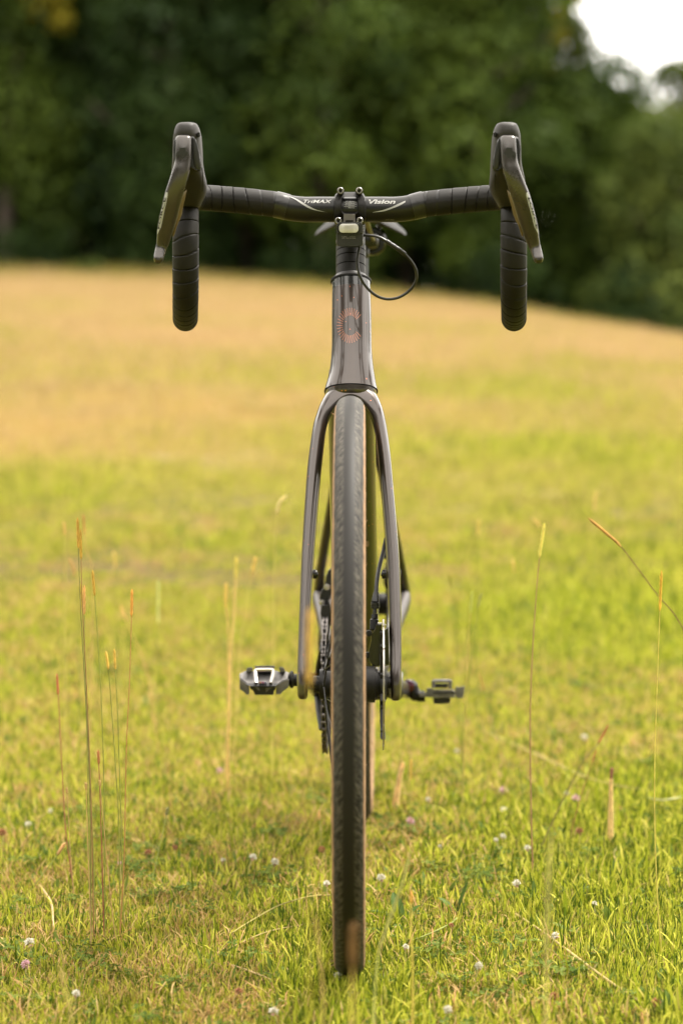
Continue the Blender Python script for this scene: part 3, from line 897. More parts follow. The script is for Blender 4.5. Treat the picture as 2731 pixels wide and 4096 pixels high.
    # strip built on the lever's own surface
    def lev_at(v, frac, lift=.0004):
        """front surface of lever at height v, frac -1 (outer) .. 1 (inner)"""
        u = np.interp(v, [l[1] for l in LEV], [l[0] for l in LEV]); w_ = np.interp(v, [l[1] for l in LEV], [l[2] for l in LEV]); y = np.interp(v, [l[1] for l in LEV], [l[3] for l in LEV]); t = np.interp(v, [l[1] for l in LEV], [l[4] for l in LEV])
        k = (1 - min(.998, abs(frac)) ** 2.9) ** (1 / 2.9)
        h_ = surf(lev, U(u + max(frac, -.93) * w_ / 2, S_l(v)), v, lift)
        if h_ is not None and h_[1] < .06: return h_
        return P(U(u + frac * w_ / 2, S_l(v)), v, y - t * k - lift) + np.array([(-1 if side < 0 else 1) * (lift if frac < -.9 else 0), 0, 0])
    q, f = [], []
    vv = np.linspace(768, 936, 15)
    for i, v in enumerate(vv):
        t = i / 14
        f1 = -.52 if i > 0 else -.60
        f1 = np.interp(t, [0, .1, .85, 1], [-.74, -.60, -.56, -.88])
        for fr_ in np.linspace(-.93, f1, 6):
            q.append(lev_at(v + 10 * (fr_ + .99) * (1 - 2 * t), fr_))
        if i:
            for j in range(5):
                a = (i - 1) * 6 + j; f.append((a, a + 1, a + 7, a + 6))
    MB().add(q, f).build('label_strip', M['white_label'], lev, smooth=False, label='silver white strip on the lever flank')
    tv, tf = text_geo('FORCE', 1.0, .0, .02); lo, hi = tv.min(0), tv.max(0)
    q = []
    for a in tv:
        s_ = (a[0] - lo[0]) / (hi[0] - lo[0]); h_ = (a[1] - lo[1]) / (hi[1] - lo[1])
        if side > 0: vpos, fr_ = 790 + s_ * 125, -.92 + .24 * h_
        else: vpos, fr_ = 790 + (1 - s_) * 125, -.92 + .24 * (1 - h_)
        q.append(lev_at(vpos, fr_, .0009))
    MB().add(q, tf).build('lettering', M['black_print'], lev, smooth=False)
    # shift paddle behind the lever, coloured ochre for yellow light bounced off the grass
    PD = [(748, 757), (742, 790), (733, 824), (731, 838), (728, 856), (719, 880), (708, 905), (700, 935), (694, 950), (690, 935), (700, 870), (720, 790)]
    MB().prism(PD, .012, .004, lf, bev=.1).build('shift_paddle', M['grass_bounce'], lev)

# ---- headlight hung under the faceplate
LC = P(1398.5, 929, .105)
def lp(u, v, y): return P(u, v, y)
# bracket from faceplate down to the lamp
MB().prism([(1374, 856), (1420, 856), (1421, 893), (1416, 893), (1412, 881), (1383, 881), (1379, 893), (1373, 893)], .1335, .1265, lp, bev=.03).build('lamp_bracket', mat('brushed_grey_bracket', (.16, .145, .135), rough=.4, metal=.6), stem)
def rrect(u0, u1, v0, v1, r, n=5):
    o = []
    for cx, cy, a0 in ((u1 - r, v0 + r, -90), (u1 - r, v1 - r, 0), (u0 + r, v1 - r, 90), (u0 + r, v0 + r, 180)):
        for i in range(n):
            a = R_(a0 + 90 * i / (n - 1)); o.append((cx + r * math.cos(a), cy + r * math.sin(a)))
    return o
lamp = MB()
lamp.prism(rrect(1347, 1450, 888, 935, 15), .118, .088, lp, bev=.02)
lamp.prism(rrect(1345, 1452, 930, 985, 10), .128, .0905, lp, bev=.03)
lamp = lamp.build('head_lamp', M['blk_plastic'], bike, angle=30)
MB().prism(rrect(1343, 1454, 956, 978, 8), .130, .0945, lp, bev=.05).build('heat_sink_shelf', M['blk_plastic'], lamp, angle=30)
for i in range(15):
    u = 1363 + i * 4.9
    MB().prism([(u, 962), (u + 2.6, 962), (u + 2.6, 989), (u, 989)], .128, .0925, lp).build('cooling_fin', M['blk_plastic'], lamp, smooth=False)
for i in range(6):
    v = 899 + i * 6.2
    for u0, u1 in ((1338.5, 1349), (1448, 1458.5)):
        MB().prism([(u0, v), (u1, v), (u1, v + 3.0), (u0, v + 3.0)], .112, .0885, lp).build('cooling_fin', M['blk_plastic'], lamp, smooth=False)
MB().prism(rrect(1350, 1440, 891, 933, 16), .09, .0866, lp, bev=.02).build('lamp_bezel', M['alloy_black'], lamp)
lens = MB().prism(rrect(1356, 1433, 895, 931, 14), .088, .0846, lp, bev=.07).build('lamp_lens', M['lens'], lamp, angle=50)
gl = MB()
for u in (1379, 1387, 1404, 1412): gl.prism([(u, 898), (u + 1.2, 898), (u + 1.2, 929), (u, 929)], .0848, .0842, lp)
for v in (905, 911.5, 917.5, 923): gl.prism([(1379, v), (1413, v), (1413, v + 1.1), (1379, v + 1.1)], .0848, .08425, lp)
gl.build('lens_facets', M['lens_dark'], lens, smooth=False)
for txt, u0, u1, v0, v1 in (('12V', 1368, 1386, 944.5, 949), ('10W', 1400, 1422, 944.5, 949), ('DC / AC 5V 48V', 1368, 1422, 951, 954.5)):
    tv, tf = text_geo(txt, 1.0); lo, hi = tv.min(0), tv.max(0)
    MB().add([P(u0 + (a[0] - lo[0]) / (hi[0] - lo[0]) * (u1 - u0), v1 - (a[1] - lo[1]) / (hi[1] - lo[1]) * (v1 - v0), .0900) for a in tv], tf).build('lettering', M['grey_print'], lamp, smooth=False)
z2 = lambda x, y: (1080 + x * .3954, 700 + y * .3954)
cab = [(935, 611), (990, 610), (1060, 618), (1120, 637), (1170, 665), (1230, 705), (1300, 752), (1360, 800), (1425, 872), (1472, 955), (1480, 1040), (1450, 1120), (1390, 1185), (1300, 1238), (1200, 1256), (1110, 1238), (1030, 1190), (960, 1115), (915, 1035), (890, 950), (882, 860), (890, 785), (902, 735), (905, 690)]
cy = np.interp(np.arange(len(cab)), [0, 6, 12, 18, len(cab) - 1], [.112, .105, .125, .118, .125])
cp_ = [P(*z2(x, y), yy) for (x, y), yy in zip(cab, cy)]
cpp, cl_ = resample(catmull(cp_, 8), .002)
cable = MB().tube(cpp, .00185, 10).build('lamp_cable', M['cable'], lamp)
plug = catmull(cp_[4:8], 8)
plug, _ = resample(plug, .0015)
MB().tube(plug, [.0029 - (.0005 if i % 5 == 0 else 0) for i in range(len(plug))], 12).build('cable_connector', M['blk_plastic'], lamp)

# ---- front brake caliper and hose (inside the right-hand fork leg)
z6 = lambda x, y: (1150 + x * .31888, 2200 + y * .31888)
def cq(x, y, yy): return P(*z6(x, y), yy)
cal = MB()
cal.prism([z6(*q) for q in ((1050, 1060), (1095, 985), (1110, 930), (1180, 925), (1180, 1010), (1190, 1090), (1190, 1180), (1165, 1200), (1165, 1440), (1150, 1465), (1060, 1470), (1020, 1390), (1015, 1250), (1045, 1130))], .062, .008, P, bev=.05)
cal.prism([z6(*q) for q in ((1212, 1000), (1262, 960), (1275, 1440), (1212, 1460))], .062, .014, P, bev=.06)
cal.prism([z6(*q) for q in ((1170, 1000), (1230, 1000), (1230, 1040), (1170, 1040))], .055, .020, P)
caliper = cal.build('brake_caliper', M['gloss_plastic'], bike, angle=35)
MB().cyl(cq(1085, 870, .040), cq(1078, 1010, .036), .0056, 14, bev=.001).cyl(cq(1090, 810, .042), cq(1090, 866, .040), .0046, 6).build('banjo_fitting', M['gloss_plastic'], caliper)
for x, y in ((1018, 1045), (1000, 1320), (1160, 1180), (1158, 1260)):
    c = cq(x, y, .012)
    MB().lathe([(-.003, .002), (-.0028, .0038 if x < 1100 else .0016), (.004, .004 if x < 1100 else .0018)], c, 'y', 12).build('caliper_bolt', M['bolt'] if x > 1100 else M['bolt_dark'], caliper)
MB().tube([cq(1130, 915, .02), cq(1180, 918, .018), cq(1240, 945, .02)], .0007, 6).build('pad_clip', M['steel'], caliper)
hp = [cq(x, y, yy) for x, y, yy in ((1235, -150, .10), (1200, 20, .095), (1165, 150, .085), (1140, 260, .075), (1120, 380, .062), (1108, 520, .052), (1098, 660, .046), (1092, 800, .042))]
hz = MB().tube(catmull(hp, 6), .0026, 12)
hose = hz.build('brake_hose', M['cable'], bike)
bo = MB().tube([cq(1108, 530, .0515), cq(1102, 600, .048), cq(1098, 655, .046)], [.0031, .0044, .0050], 14)
for i in range(3):
    bo.lathe([(-.0015, .0046), (-.0009, .0056), (.0009, .0056), (.0015, .0046)], cq(1097, 672 + i * 24, .0455), 'z', 16)
bo.build('hose_boot', M['blk_plastic'], hose)

# ---- drivetrain on the left of the picture
BBc = (.605, .2625)
def dr(x, y, z): return Fr(x, y, z)
def sprocket(r, n_, x, th_=.0018, inner=.0):
    ring = []
    for t in range(n_ * 4):
        rr_ = r + (.0028 if t % 4 in (1, 2) else -.0022)
        a = 2 * math.pi * t / (n_ * 4)
        ring.append((rr_ * math.sin(a), rr_ * math.cos(a)))
    inn = [(p[0] * inner / r, p[1] * inner / r) for p in ring]
    rgs = [[Fr(x - th_, BBc[0] + p[0], BBc[1] + p[1]) for p in inn], [Fr(x - th_, BBc[0] + p[0], BBc[1] + p[1]) for p in ring], [Fr(x + th_, BBc[0] + p[0], BBc[1] + p[1]) for p in ring], [Fr(x + th_, BBc[0] + p[0], BBc[1] + p[1]) for p in inn]]
    return MB().loft(rgs + [rgs[0]], cap=False)
crank = bpy.data.objects.new('crankset', None); COL.objects.link(crank); crank.parent = bike
ORG['crankset'] = Fr(0, *BBc); crank.location = ORG['crankset'] - ORG['bicycle']; crank.empty_display_size = .02
sprocket(.0975, 48, -.047, inner=.075).build('chainring', M['alloy_black'], crank, smooth=False)
sprocket(.0715, 35, -.0395, inner=.055).build('chainring', M['alloy_black'], crank, smooth=False)
sp = MB()
for j in range(4):
    a = math.pi / 4 + j * math.pi / 2
    sp.tube([Fr(-.052, BBc[0] + .016 * math.sin(a), BBc[1] + .016 * math.cos(a)), Fr(-.051, BBc[0] + .05 * math.sin(a), BBc[1] + .05 * math.cos(a)), Fr(-.048, BBc[0] + .082 * math.sin(a), BBc[1] + .082 * math.cos(a))], [.012, .009, .007], 8, flat=.5)
sp.cyl(Fr(-.060, *BBc), Fr(-.040, *BBc), .024, 24)
sp.build('spider', M['blk_plastic'], crank)
PL, PR = (.433, .294), (.777, .231)
arm1 = [Fr(-.062, *BBc), Fr(-.066, .55, .2735), Fr(-.071, .49, .2845), Fr(-.0745, *PL)]
ell_tube(arm1, [.0075, .007, .0065, .0065], [.018, .014, .012, .0125], 'crank_arm', M['carbon'], e=3, parent=crank)
arm2 = [Fr(.058, *BBc), Fr(.062, .66, .252), Fr(.068, .72, .2415), Fr(.0735, *PR)]
ell_tube(arm2, [.0075, .007, .0065, .0065], [.018, .014, .012, .0125], 'crank_arm', M['carbon'], e=3, parent=crank)
MB().cyl(Fr(.046, *BBc), Fr(.068, *BBc), .021, 22, bev=.003).build('crank_boss', M['pedal'], crank)
# pedals
z1 = lambda x, y: (900 + x * .6378, 2200 + y * .6378)
zp = lambda x, y: (930 + x * .20408, 2600 + y * .20408)
y_l = PL[0]
def pf(x, y, yy): return P(*zp(x, y), yy)
def pfs(x, y, yy): return P(*zp(x, y), yy - (y - 560) / 300 * .026)
ped = bpy.data.objects.new('pedal', None); COL.objects.link(ped); ped.parent = bike
ORG[ped.name] = Fr(-.12, *PL); ped.location = ORG[ped.name] - ORG['bicycle']; ped['label'] = 'forward pedal, clip side showing'
b = MB()
b.prism([(135, 470), (260, 410), (340, 420), (420, 405), (840, 405), (930, 430), (1030, 415), (1125, 455), (1110, 570), (1000, 600), (880, 690), (330, 700), (200, 610), (140, 560)], y_l + .030, y_l - .006, pfs, bev=.06)
b.prism([(140, 560), (330, 700), (330, 872), (262, 872), (235, 830), (140, 765)], y_l + .02, y_l - .026, pf, bev=.06)
b.prism([(1000, 600), (1110, 570), (1100, 730), (1000, 800), (940, 868), (852, 868), (850, 700)], y_l + .02, y_l - .026, pf, bev=.06)
b.build('pedal_body', M['pedal'], ped, angle=30)
b = MB()
b.prism([(262, 680), (330, 706), (850, 706), (905, 680), (870, 650), (310, 650)], y_l + .0, y_l - .020, pfs, bev=.03)
b.prism([(345, 755), (400, 790), (440, 880), (800, 880), (815, 800), (845, 755), (845, 706), (345, 706)], y_l + .0, y_l - .020, pf, bev=.04)
b.build('front_cage', M['blk_plastic'], ped, angle=30)
b = MB()
for q in ([(425, 715), (520, 730), (535, 800), (490, 780)], [(645, 745), (790, 725), (720, 775), (660, 830)]):
    b.prism(q, y_l - .019, y_l - .022, pf)
b.build('cage_facet', M['pedal'], ped, smooth=False)
for q in ([(270, 405), (285, 350), (330, 340), (400, 345), (395, 395), (330, 430)], [(910, 340), (990, 335), (1015, 365), (1035, 430), (935, 430)]):
    MB().prism(q, y_l + .022, y_l - .006, pf, bev=.08).build('traction_stud', M['pedal'], ped, angle=30)
MB().prism([(440, 310), (820, 305), (830, 340), (800, 365), (460, 365), (438, 340)], y_l + .03, y_l - .004, pf, bev=.04).build('clip_plate', M['pedal'], ped)
bail = [pf(x, y, yy) for x, y, yy in ((462, 655, y_l - .030), (455, 560, y_l - .022), (450, 440, y_l - .014), (470, 395, y_l - .012), (620, 388, y_l - .012), (770, 392, y_l - .012), (795, 430, y_l - .014), (770, 560, y_l - .022), (752, 655, y_l - .030))]
MB().tube(catmull(bail, 5), .0026, 8).build('clip_bail', M['steel'], ped)
MB().prism([(480, 430), (750, 430), (750, 480), (480, 480)], y_l + .01, y_l - .0075, pfs).build('spring_recess', M['bolt_dark'], ped, smooth=False)
for i, c in enumerate(((.35, .14, .09), (.30, .10, .2), (.18, .18, .26))):
    MB().prism([(525 + 52 * i, 622), (565 + 52 * i, 622), (565 + 52 * i, 655), (525 + 52 * i, 655)], y_l - .004, y_l - .033, pf, bev=.1).build('spring_coil', mat('coloured_coil', c, rough=.4), ped)
MB().cyl(pf(1100, 590, y_l), pf(1300, 590, y_l), .0088, 16, bev=.001).cyl(pf(1120, 580, y_l), pf(1200, 580, y_l), .0125, 16, bev=.002).build('pedal_axle', M['alloy_black'], ped)
# rear pedal, edge-on
y_r = PR[0]
zr = lambda x, y: (1560 + x * .20408, 2600 + y * .20408)
def rf(x, y, yy): return P(*zr(x, y), yy)
pe2 = bpy.data.objects.new('pedal', None); COL.objects.link(pe2); pe2.parent = bike
ORG[pe2.name] = Fr(.13, *PR); pe2.location = ORG[pe2.name] - ORG['bicycle']; pe2['label'] = 'rearward pedal, seen edge-on'
b = MB()
b.prism([(700, 830), (720, 745), (800, 745), (850, 770), (1240, 775), (1280, 850), (1265, 935), (1180, 935), (850, 930), (650, 920), (560, 910), (545, 850), (640, 845)], y_r + .03, y_r - .032, rf, bev=.05)
b.build('pedal_body', M['pedal'], pe2, angle=30)
MB().prism([(840, 835), (1270, 820), (1270, 850), (840, 858)], y_r - .02, y_r - .0335, rf).build('body_slot', M['bolt_dark'], pe2, smooth=False)
b = MB().prism([(1270, 790), (1290, 710), (1340, 730), (1450, 705), (1455, 780), (1425, 945), (1290, 940)], y_r + .016, y_r - .016, rf, bev=.08)
b.build('end_cap', M['pedal'], pe2, angle=30)
fr_o = [rf(845, 740, y_r - .02), rf(842, 640, y_r - .02), rf(850, 612, y_r - .02), rf(1010, 605, y_r - .02), rf(1165, 612, y_r - .02), rf(1178, 640, y_r - .02), rf(1165, 750, y_r - .02)]
MB().tube(catmull(fr_o, 4), .0026, 8).build('clip_bail', M['pedal'], pe2)
MB().prism([(870, 655), (1140, 655), (1120, 745), (850, 745)], y_r + .02, y_r - .01, rf, bev=.05).build('clip_plate', M['blk_plastic'], pe2)
MB().prism([(835, 935), (1180, 935), (1180, 1040), (1010, 1060), (850, 1055)], y_r + .025, y_r - .025, rf, bev=.06).build('clip_underside', M['blk_plastic'], pe2, angle=30)
MB().tube(catmull([rf(345, 700, y_r), rf(420, 760, y_r), rf(470, 850, y_r), rf(560, 905, y_r), rf(680, 905, y_r)], 5), [.0125] * 6 + [.0105] * 8 + [.0085] * 7, 14).build('pedal_axle', M['alloy_black'], pe2)
MB().lathe([(-.010, .004), (-.009, .009), (.006, .0095)], rf(360, 700, y_r - .006), 'y', 18).build('axle_end', M['purple'], pe2)
# chain
def arc(cy_, cz_, r, a0, a1, n):
    return [(cy_ + r * math.cos(R_(a)), cz_ + r * math.sin(R_(a))) for a in np.linspace(a0, a1, n)]
loop = arc(*BBc, .0985, 80, 280, 40) + arc(1.035, .205, .022, 250, 420, 10)[:6] + arc(1.03, .265, .022, 250, 160, 6) + arc(1.02, .343, .0405, -60, 95, 18)
lp_ = np.array([(0, a, b) for a, b in loop + loop[:1]])
lpr, _ = resample(lp_, .0127)
ch = MB()
for i in range(len(lpr) - 1):
    a, b2 = lpr[i], lpr[i + 1]
    for sgn in (-1, 1):
        off = .0032 if i % 2 else .0020
        xo = -.047 + (.008 if a[1] > .8 else 0) + sgn * off
        d = b2 - a; L = np.linalg.norm(d); d = d / L; nrm = np.array([0, -d[2], d[1]])
        ctr = (a + b2) / 2
        q = []
        for xx in (-.0006, .0006):
            for s_, h in ((-.62, .0022), (-.35, .0042), (0, .0030), (.35, .0042), (.62, .0022)):
                for hh in (-1, 1):
                    p = ctr + d * L * s_ + nrm * h * hh
                    q.append(Fr(xo + xx, p[1], p[2]))
        fs = []
        for k_ in range(4):
            fs += [(2 * k_, 2 * k_ + 1, 2 * k_ + 3, 2 * k_ + 2), (10 + 2 * k_, 12 + 2 * k_, 13 + 2 * k_, 11 + 2 * k_), (2 * k_ + 1, 11 + 2 * k_, 13 + 2 * k_, 2 * k_ + 3), (2 * k_, 2 * k_ + 2, 12 + 2 * k_, 10 + 2 * k_)]
        ch.add(q, fs)
    ch.cyl(Fr(-.051 + (.008 if a[1] > .8 else 0), a[1], a[2]), Fr(-.043 + (.008 if a[1] > .8 else 0), a[1], a[2]), .0022, 6)
ch.build('chain', M['dark_steel'], bike, smooth=False)
# front derailleur
def fd(x, y, yy): return P(*z6(x, y), yy)
fdm = MB()
fdm.prism([z6(*q) for q in ((470, 440), (480, 330), (510, 250), (545, 228), (575, 235), (590, 420), (545, 460))], .68, .655, P, bev=.08)
fdm.prism([z6(*q) for q in ((405, 560), (430, 500), (480, 450), (560, 440), (590, 520), (520, 600), (500, 700), (420, 700), (400, 650))], .68, .645, P, bev=.06)
fdm.prism([z6(*q) for q in ((420, 690), (500, 690), (520, 620), (575, 900), (560, 960), (430, 900), (410, 800))], .68, .60, P, bev=.04)
fdm = fdm.build('front_derailleur', M['blk_plastic'], bike, angle=40)
for x, y in ((493, 465), (430, 660)):
    MB().lathe([(-.003, .002), (-.0025, .0045), (.002, .0045)], fd(x, y, .642), 'y', 14).build('derailleur_bolt', M['steel'], fdm)
# rear derailleur
rd = MB()
rd.prism([(1.015, .30), (1.045, .30), (1.06, .26), (1.04, .235), (1.01, .25)], -.072, -.05, lambda a, b_, t: Fr(t, a, b_), bev=.1)
rd.prism([(1.015, .27), (1.05, .265), (1.055, .20), (1.035, .175), (1.015, .20)], -.0495, -.047, lambda a, b_, t: Fr(t, a, b_))
rd.prism([(1.015, .27), (1.05, .265), (1.055, .20), (1.035, .175), (1.015, .20)], -.034, -.031, lambda a, b_, t: Fr(t, a, b_))
rdo = rd.build('rear_derailleur', M['blk_plastic'], bike)
for y, z in ((1.03, .262), (1.035, .205)):
    MB().lathe([(-.045, .005), (-.044, .019), (-.037, .019), (-.036, .005)], Fr(0, y, z), 'x', 20).build('jockey_wheel', M['blk_plastic'], rdo)
# rear caliper with its hose
rc_ = MB()
rc_.box(Fr(.050, .935, .395), (.026, .07, .034), .006).box(Fr(.050, .90, .410), (.02, .03, .03), .006).cyl(Fr(.042, .89, .43), Fr(.042, .90, .45), .006, 12)
rcal = rc_.build('rear_brake_caliper', M['gloss_plastic'], bike)
MB().tube(catmull([Fr(.030, .62, .30), Fr(.045, .74, .33), Fr(.05, .83, .40), Fr(.044, .89, .45)], 8), .0026, 8).build('rear_brake_hose', M['cable'], rcal)
# ================================================================ LANDSCAPE
def ground_mat():
    m = bpy.data.materials.new('meadow_soil'); m.use_nodes = True
    n, l = m.node_tree.nodes, m.node_tree.links
    b = n['Principled BSDF']; b.inputs['Roughness'].default_value = .95; b.inputs['Specular IOR Level'].default_value = .1
    at = n.new('ShaderNodeAttribute'); at.attribute_name = 'dry'
    tc = n.new('ShaderNodeTexCoord')
    t = n.new('ShaderNodeTexNoise'); t.inputs['Scale'].default_value = 9; t.inputs['Detail'].default_value = 8; t.inputs['Roughness'].default_value = .7
    l.new(tc.outputs['Object'], t.inputs['Vector'])
    near = n.new('ShaderNodeMix'); near.data_type = 'RGBA'
    near.inputs[6].default_value = (.05, .032, .013, 1); near.inputs[7].default_value = (.12, .095, .028, 1)
    far = n.new('ShaderNodeMix'); far.data_type = 'RGBA'
    far.inputs[6].default_value = (.22, .16, .08, 1); far.inputs[7].default_value = (.34, .26, .135, 1)
    l.new(t.outputs['Fac'], near.inputs[0]); l.new(t.outputs['Fac'], far.inputs[0])
    mx = n.new('ShaderNodeMix'); mx.data_type = 'RGBA'
    l.new(at.outputs['Fac'], mx.inputs[0]); l.new(near.outputs[2], mx.inputs[6]); l.new(far.outputs[2], mx.inputs[7])
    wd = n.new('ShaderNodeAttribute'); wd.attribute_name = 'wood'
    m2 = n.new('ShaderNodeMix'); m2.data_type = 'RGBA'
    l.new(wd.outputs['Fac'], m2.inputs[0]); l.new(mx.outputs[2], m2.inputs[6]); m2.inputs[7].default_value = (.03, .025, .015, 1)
    tf = n.new('ShaderNodeAttribute'); tf.attribute_name = 'turf'     # unresolved turf away from the modelled blades
    t3 = n.new('ShaderNodeMix'); t3.data_type = 'RGBA'
    t3.inputs[6].default_value = (.13, .15, .016, 1); t3.inputs[7].default_value = (.24, .24, .03, 1)
    l.new(t.outputs['Fac'], t3.inputs[0])
    m3 = n.new('ShaderNodeMix'); m3.data_type = 'RGBA'
    l.new(tf.outputs['Fac'], m3.inputs[0]); l.new(m2.outputs[2], m3.inputs[6]); l.new(t3.outputs[2], m3.inputs[7])
    l.new(m3.outputs[2], b.inputs['Base Color'])
    bp = n.new('ShaderNodeBump'); bp.inputs['Strength'].default_value = .8; bp.inputs['Distance'].default_value = .02
    l.new(t.outputs['Fac'], bp.inputs['Height']); l.new(bp.outputs[0], b.inputs['Normal'])
    return m

# patchy dryness of the meadow: lush close to the bicycle, bleached hay towards the wood
_ph = rng.uniform(0, 6.28, (14, 2)); _fr = rng.normal(0, 1, (14, 2)) * np.array([.55, .28]); _am = 1 / np.sqrt(1 + (np.hypot(*_fr.T) * 1.2) ** 2)
def patch(x, y):
    x, y = np.asarray(x, float), np.asarray(y, float)
    s = sum(a * np.sin(f[0] * x + f[1] * y + p[0]) for a, f, p in zip(_am, _fr, _ph))
    return s / np.sqrt((_am ** 2).sum() / 2) * .5          # about -1..1
def dryness(x, y):
    y = np.asarray(y, float)
    base = np.interp(y, [-2, 0, 2, 4, 6.5, 8, 10, 13, 16, 20, 30, 49, 54, 57, 60], [-.04, -.03, .02, .09, .20, .29, .39, .48, .56, .67, .80, .84, .62, .3, .1])
    amp = np.interp(y, [-2, 2, 6, 12, 25, 60], [.12, .15, .24, .24, .30, .14])
    return base + amp * (.6 * patch(x, y) + .75 * patch(np.asarray(x) * 2.3 + 11, y * 1.9 - 5))

gx = np.unique(np.concatenate([np.linspace(-4, 4, 41), np.linspace(-20, 20, 41), np.linspace(-120, 120, 25), [-400, 400]]))
gyv = np.unique(np.concatenate([np.linspace(-4, 14, 73), np.linspace(14, 66, 53), np.linspace(-80, 140, 40), [-300, 400]]))
GX, GY = np.meshgrid(gx, gyv)
GZ = terrain(GX, GY)
nv = GX.size; nx_, ny_ = len(gx), len(gyv)
me = bpy.data.meshes.new('meadow_ground')
ii_, jj_ = np.meshgrid(np.arange(nx_ - 1), np.arange(ny_ - 1))
a_ = (jj_ * nx_ + ii_).ravel()
me.from_pydata(np.stack([GX.ravel(), GY.ravel(), GZ.ravel()], 1).tolist(), [], np.stack([a_, a_ + 1, a_ + 1 + nx_, a_ + nx_], 1).tolist())
me.polygons.foreach_set('use_smooth', [True] * len(me.polygons))
at = me.attributes.new('dry', 'FLOAT', 'POINT'); at.data.foreach_set('value', np.clip((dryness(GX, GY) - .15) / .6, 0, 1).ravel())
tv_ = np.clip((np.abs(GX) - (1.2 + .20 * np.clip(GY + 3, 0, 100))) / .6, 0, 1) + np.clip((-1.6 - GY) / .5, 0, 1)
at = me.attributes.new('turf', 'FLOAT', 'POINT'); at.data.foreach_set('value', (np.clip(tv_, 0, 1) * np.interp(GY, [5, 14], [1, .25]) * (GY < 57)).ravel())
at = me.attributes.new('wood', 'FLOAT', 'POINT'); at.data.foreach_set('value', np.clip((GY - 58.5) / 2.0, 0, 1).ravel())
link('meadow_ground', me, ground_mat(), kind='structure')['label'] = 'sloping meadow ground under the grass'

# ---------------------------------------------------------------- grass as instanced tufts
def blades_mesh(name, n, rad, hmin, hmax, wmin, wmax, dry_p, lean, seg=3, flat=0.0):
    V, F, hue, dry = [], [], [], []
    for i in range(n):
        r = rad * math.sqrt(rng.random()); a = rng.uniform(0, 2 * math.pi)
        b0 = np.array([r * math.cos(a), r * math.sin(a), -.004])
        h = rng.uniform(hmin, hmax) * (1 - .25 * r / rad); w = rng.uniform(wmin, wmax)
        isdry = rng.random() < dry_p
        az = rng.uniform(0, 2 * math.pi); ln = abs(rng.normal(0, lean)) + .12 + (flat if isdry else 0)
        d = np.array([math.cos(az), math.sin(az), 0]); s = np.array([-math.sin(az), math.cos(az), 0])
        tw = rng.uniform(-.8, .8); s = s * math.cos(tw) + d * math.sin(tw)
        base = len(V); p = b0.copy(); ang = ln * .35
        hu = np.clip(rng.beta(1.25, 1.35), 0, 1)
        for k in range(seg + 1):
            t = k / seg
            ww = w * (1 - .25 * t) if k < seg else 0
            if k < seg:
                V += [p - s * ww / 2, p + s * ww / 2]
            else:
                V += [p]
            ang = ln * (.35 + 1.0 * t)
            p = p + (np.array([0, 0, 1]) * math.cos(ang) + d * math.sin(ang)) * h / seg
        for k in range(seg - 1):
            q = base + 2 * k; F.append((q, q + 1, q + 3, q + 2))
        q = base + 2 * (seg - 1); F.append((q, q + 1, q + 2))
        m_ = 2 * seg + 1
        dv = rng.uniform(.75, 1.0) if isdry else rng.uniform(0, .5)
        hue += [hu] * m_; dry += [dv] * m_
    me = bpy.data.meshes.new(name)
    me.from_pydata([tuple(v) for v in V], [], F)
    me.attributes.new('hue', 'FLOAT', 'POINT').data.foreach_set('value', hue)
    me.attributes.new('dry', 'FLOAT', 'POINT').data.foreach_set('value', dry)
    return me

def clover_mesh(name, n, rad):
    V, F, hue, dry = [], [], [], []
    for i in range(n):
        r = rad * math.sqrt(rng.random()); a = rng.uniform(0, 2 * math.pi)
        c = np.array([r * math.cos(a), r * math.sin(a), rng.uniform(.012, .034)])
        tilt = rng.normal(0, .35, 2); up = np.array([tilt[0], tilt[1], 1]); up /= np.linalg.norm(up)
        e1 = np.cross(up, [0, 1, 0]); e1 /= np.linalg.norm(e1); e2 = np.cross(up, e1)
        R = rng.uniform(.006, .010); a0 = rng.uniform(0, 6.28); hu = rng.random()
        b = len(V); V += [np.array([c[0], c[1], 0]) - e1 * .0005, np.array([c[0], c[1], 0]) + e1 * .0005, c]; F.append((b, b + 1, b + 2)); hue += [.3] * 3; dry += [0] * 3
        for k in range(3):
            a = a0 + k * 2.094; d = e1 * math.cos(a) + e2 * math.sin(a); s = -e1 * math.sin(a) + e2 * math.cos(a)
            b = len(V)
            V += [c, c + d * R * .6 - s * R * .45 + up * R * .12, c + d * R * 1.15 - s * R * .35 + up * R * .15, c + d * R * 1.08, c + d * R * 1.15 + s * R * .35 + up * R * .15, c + d * R * .6 + s * R * .45 + up * R * .12, c + d * R * .6]
            F += [(b, b + 1, b + 6), (b + 6, b + 1, b + 2, b + 3), (b + 6, b + 3, b + 4, b + 5), (b, b + 6, b + 5)]
            hue += [hu] * 7; dry += [0] * 7
    me = bpy.data.meshes.new(name); me.from_pydata([tuple(v) for v in V], [], F)
    me.attributes.new('hue', 'FLOAT', 'POINT').data.foreach_set('value', hue)
    me.attributes.new('dry', 'FLOAT', 'POINT').data.foreach_set('value', dry)
    return me

GM = leafy('meadow_grass', (.052, .092, .009), (.62, .58, .085), trans=.45, attr_dry=((.38, .255, .10), (.55, .40, .17)), c_mid=(.335, .375, .024))
TM = leafy('dead_thatch', (.30, .15, .045), (.60, .43, .18), trans=.3)
WM = leafy('weed_leaf', (.07, .125, .022), (.22, .28, .055), trans=.35)
HM = leafy('hay_grass', (.12, .15, .018), (.48, .43, .06), trans=.40, attr_dry=((.345, .24, .115), (.49, .35, .16)), c_mid=(.28, .29, .024))
CM = leafy('clover_leaf', (.06, .10, .014), (.15, .19, .034), trans=.25)
CM_LEAF = leafy('broad_leaf', (.07, .12, .025), (.12, .18, .04), trans=.3)

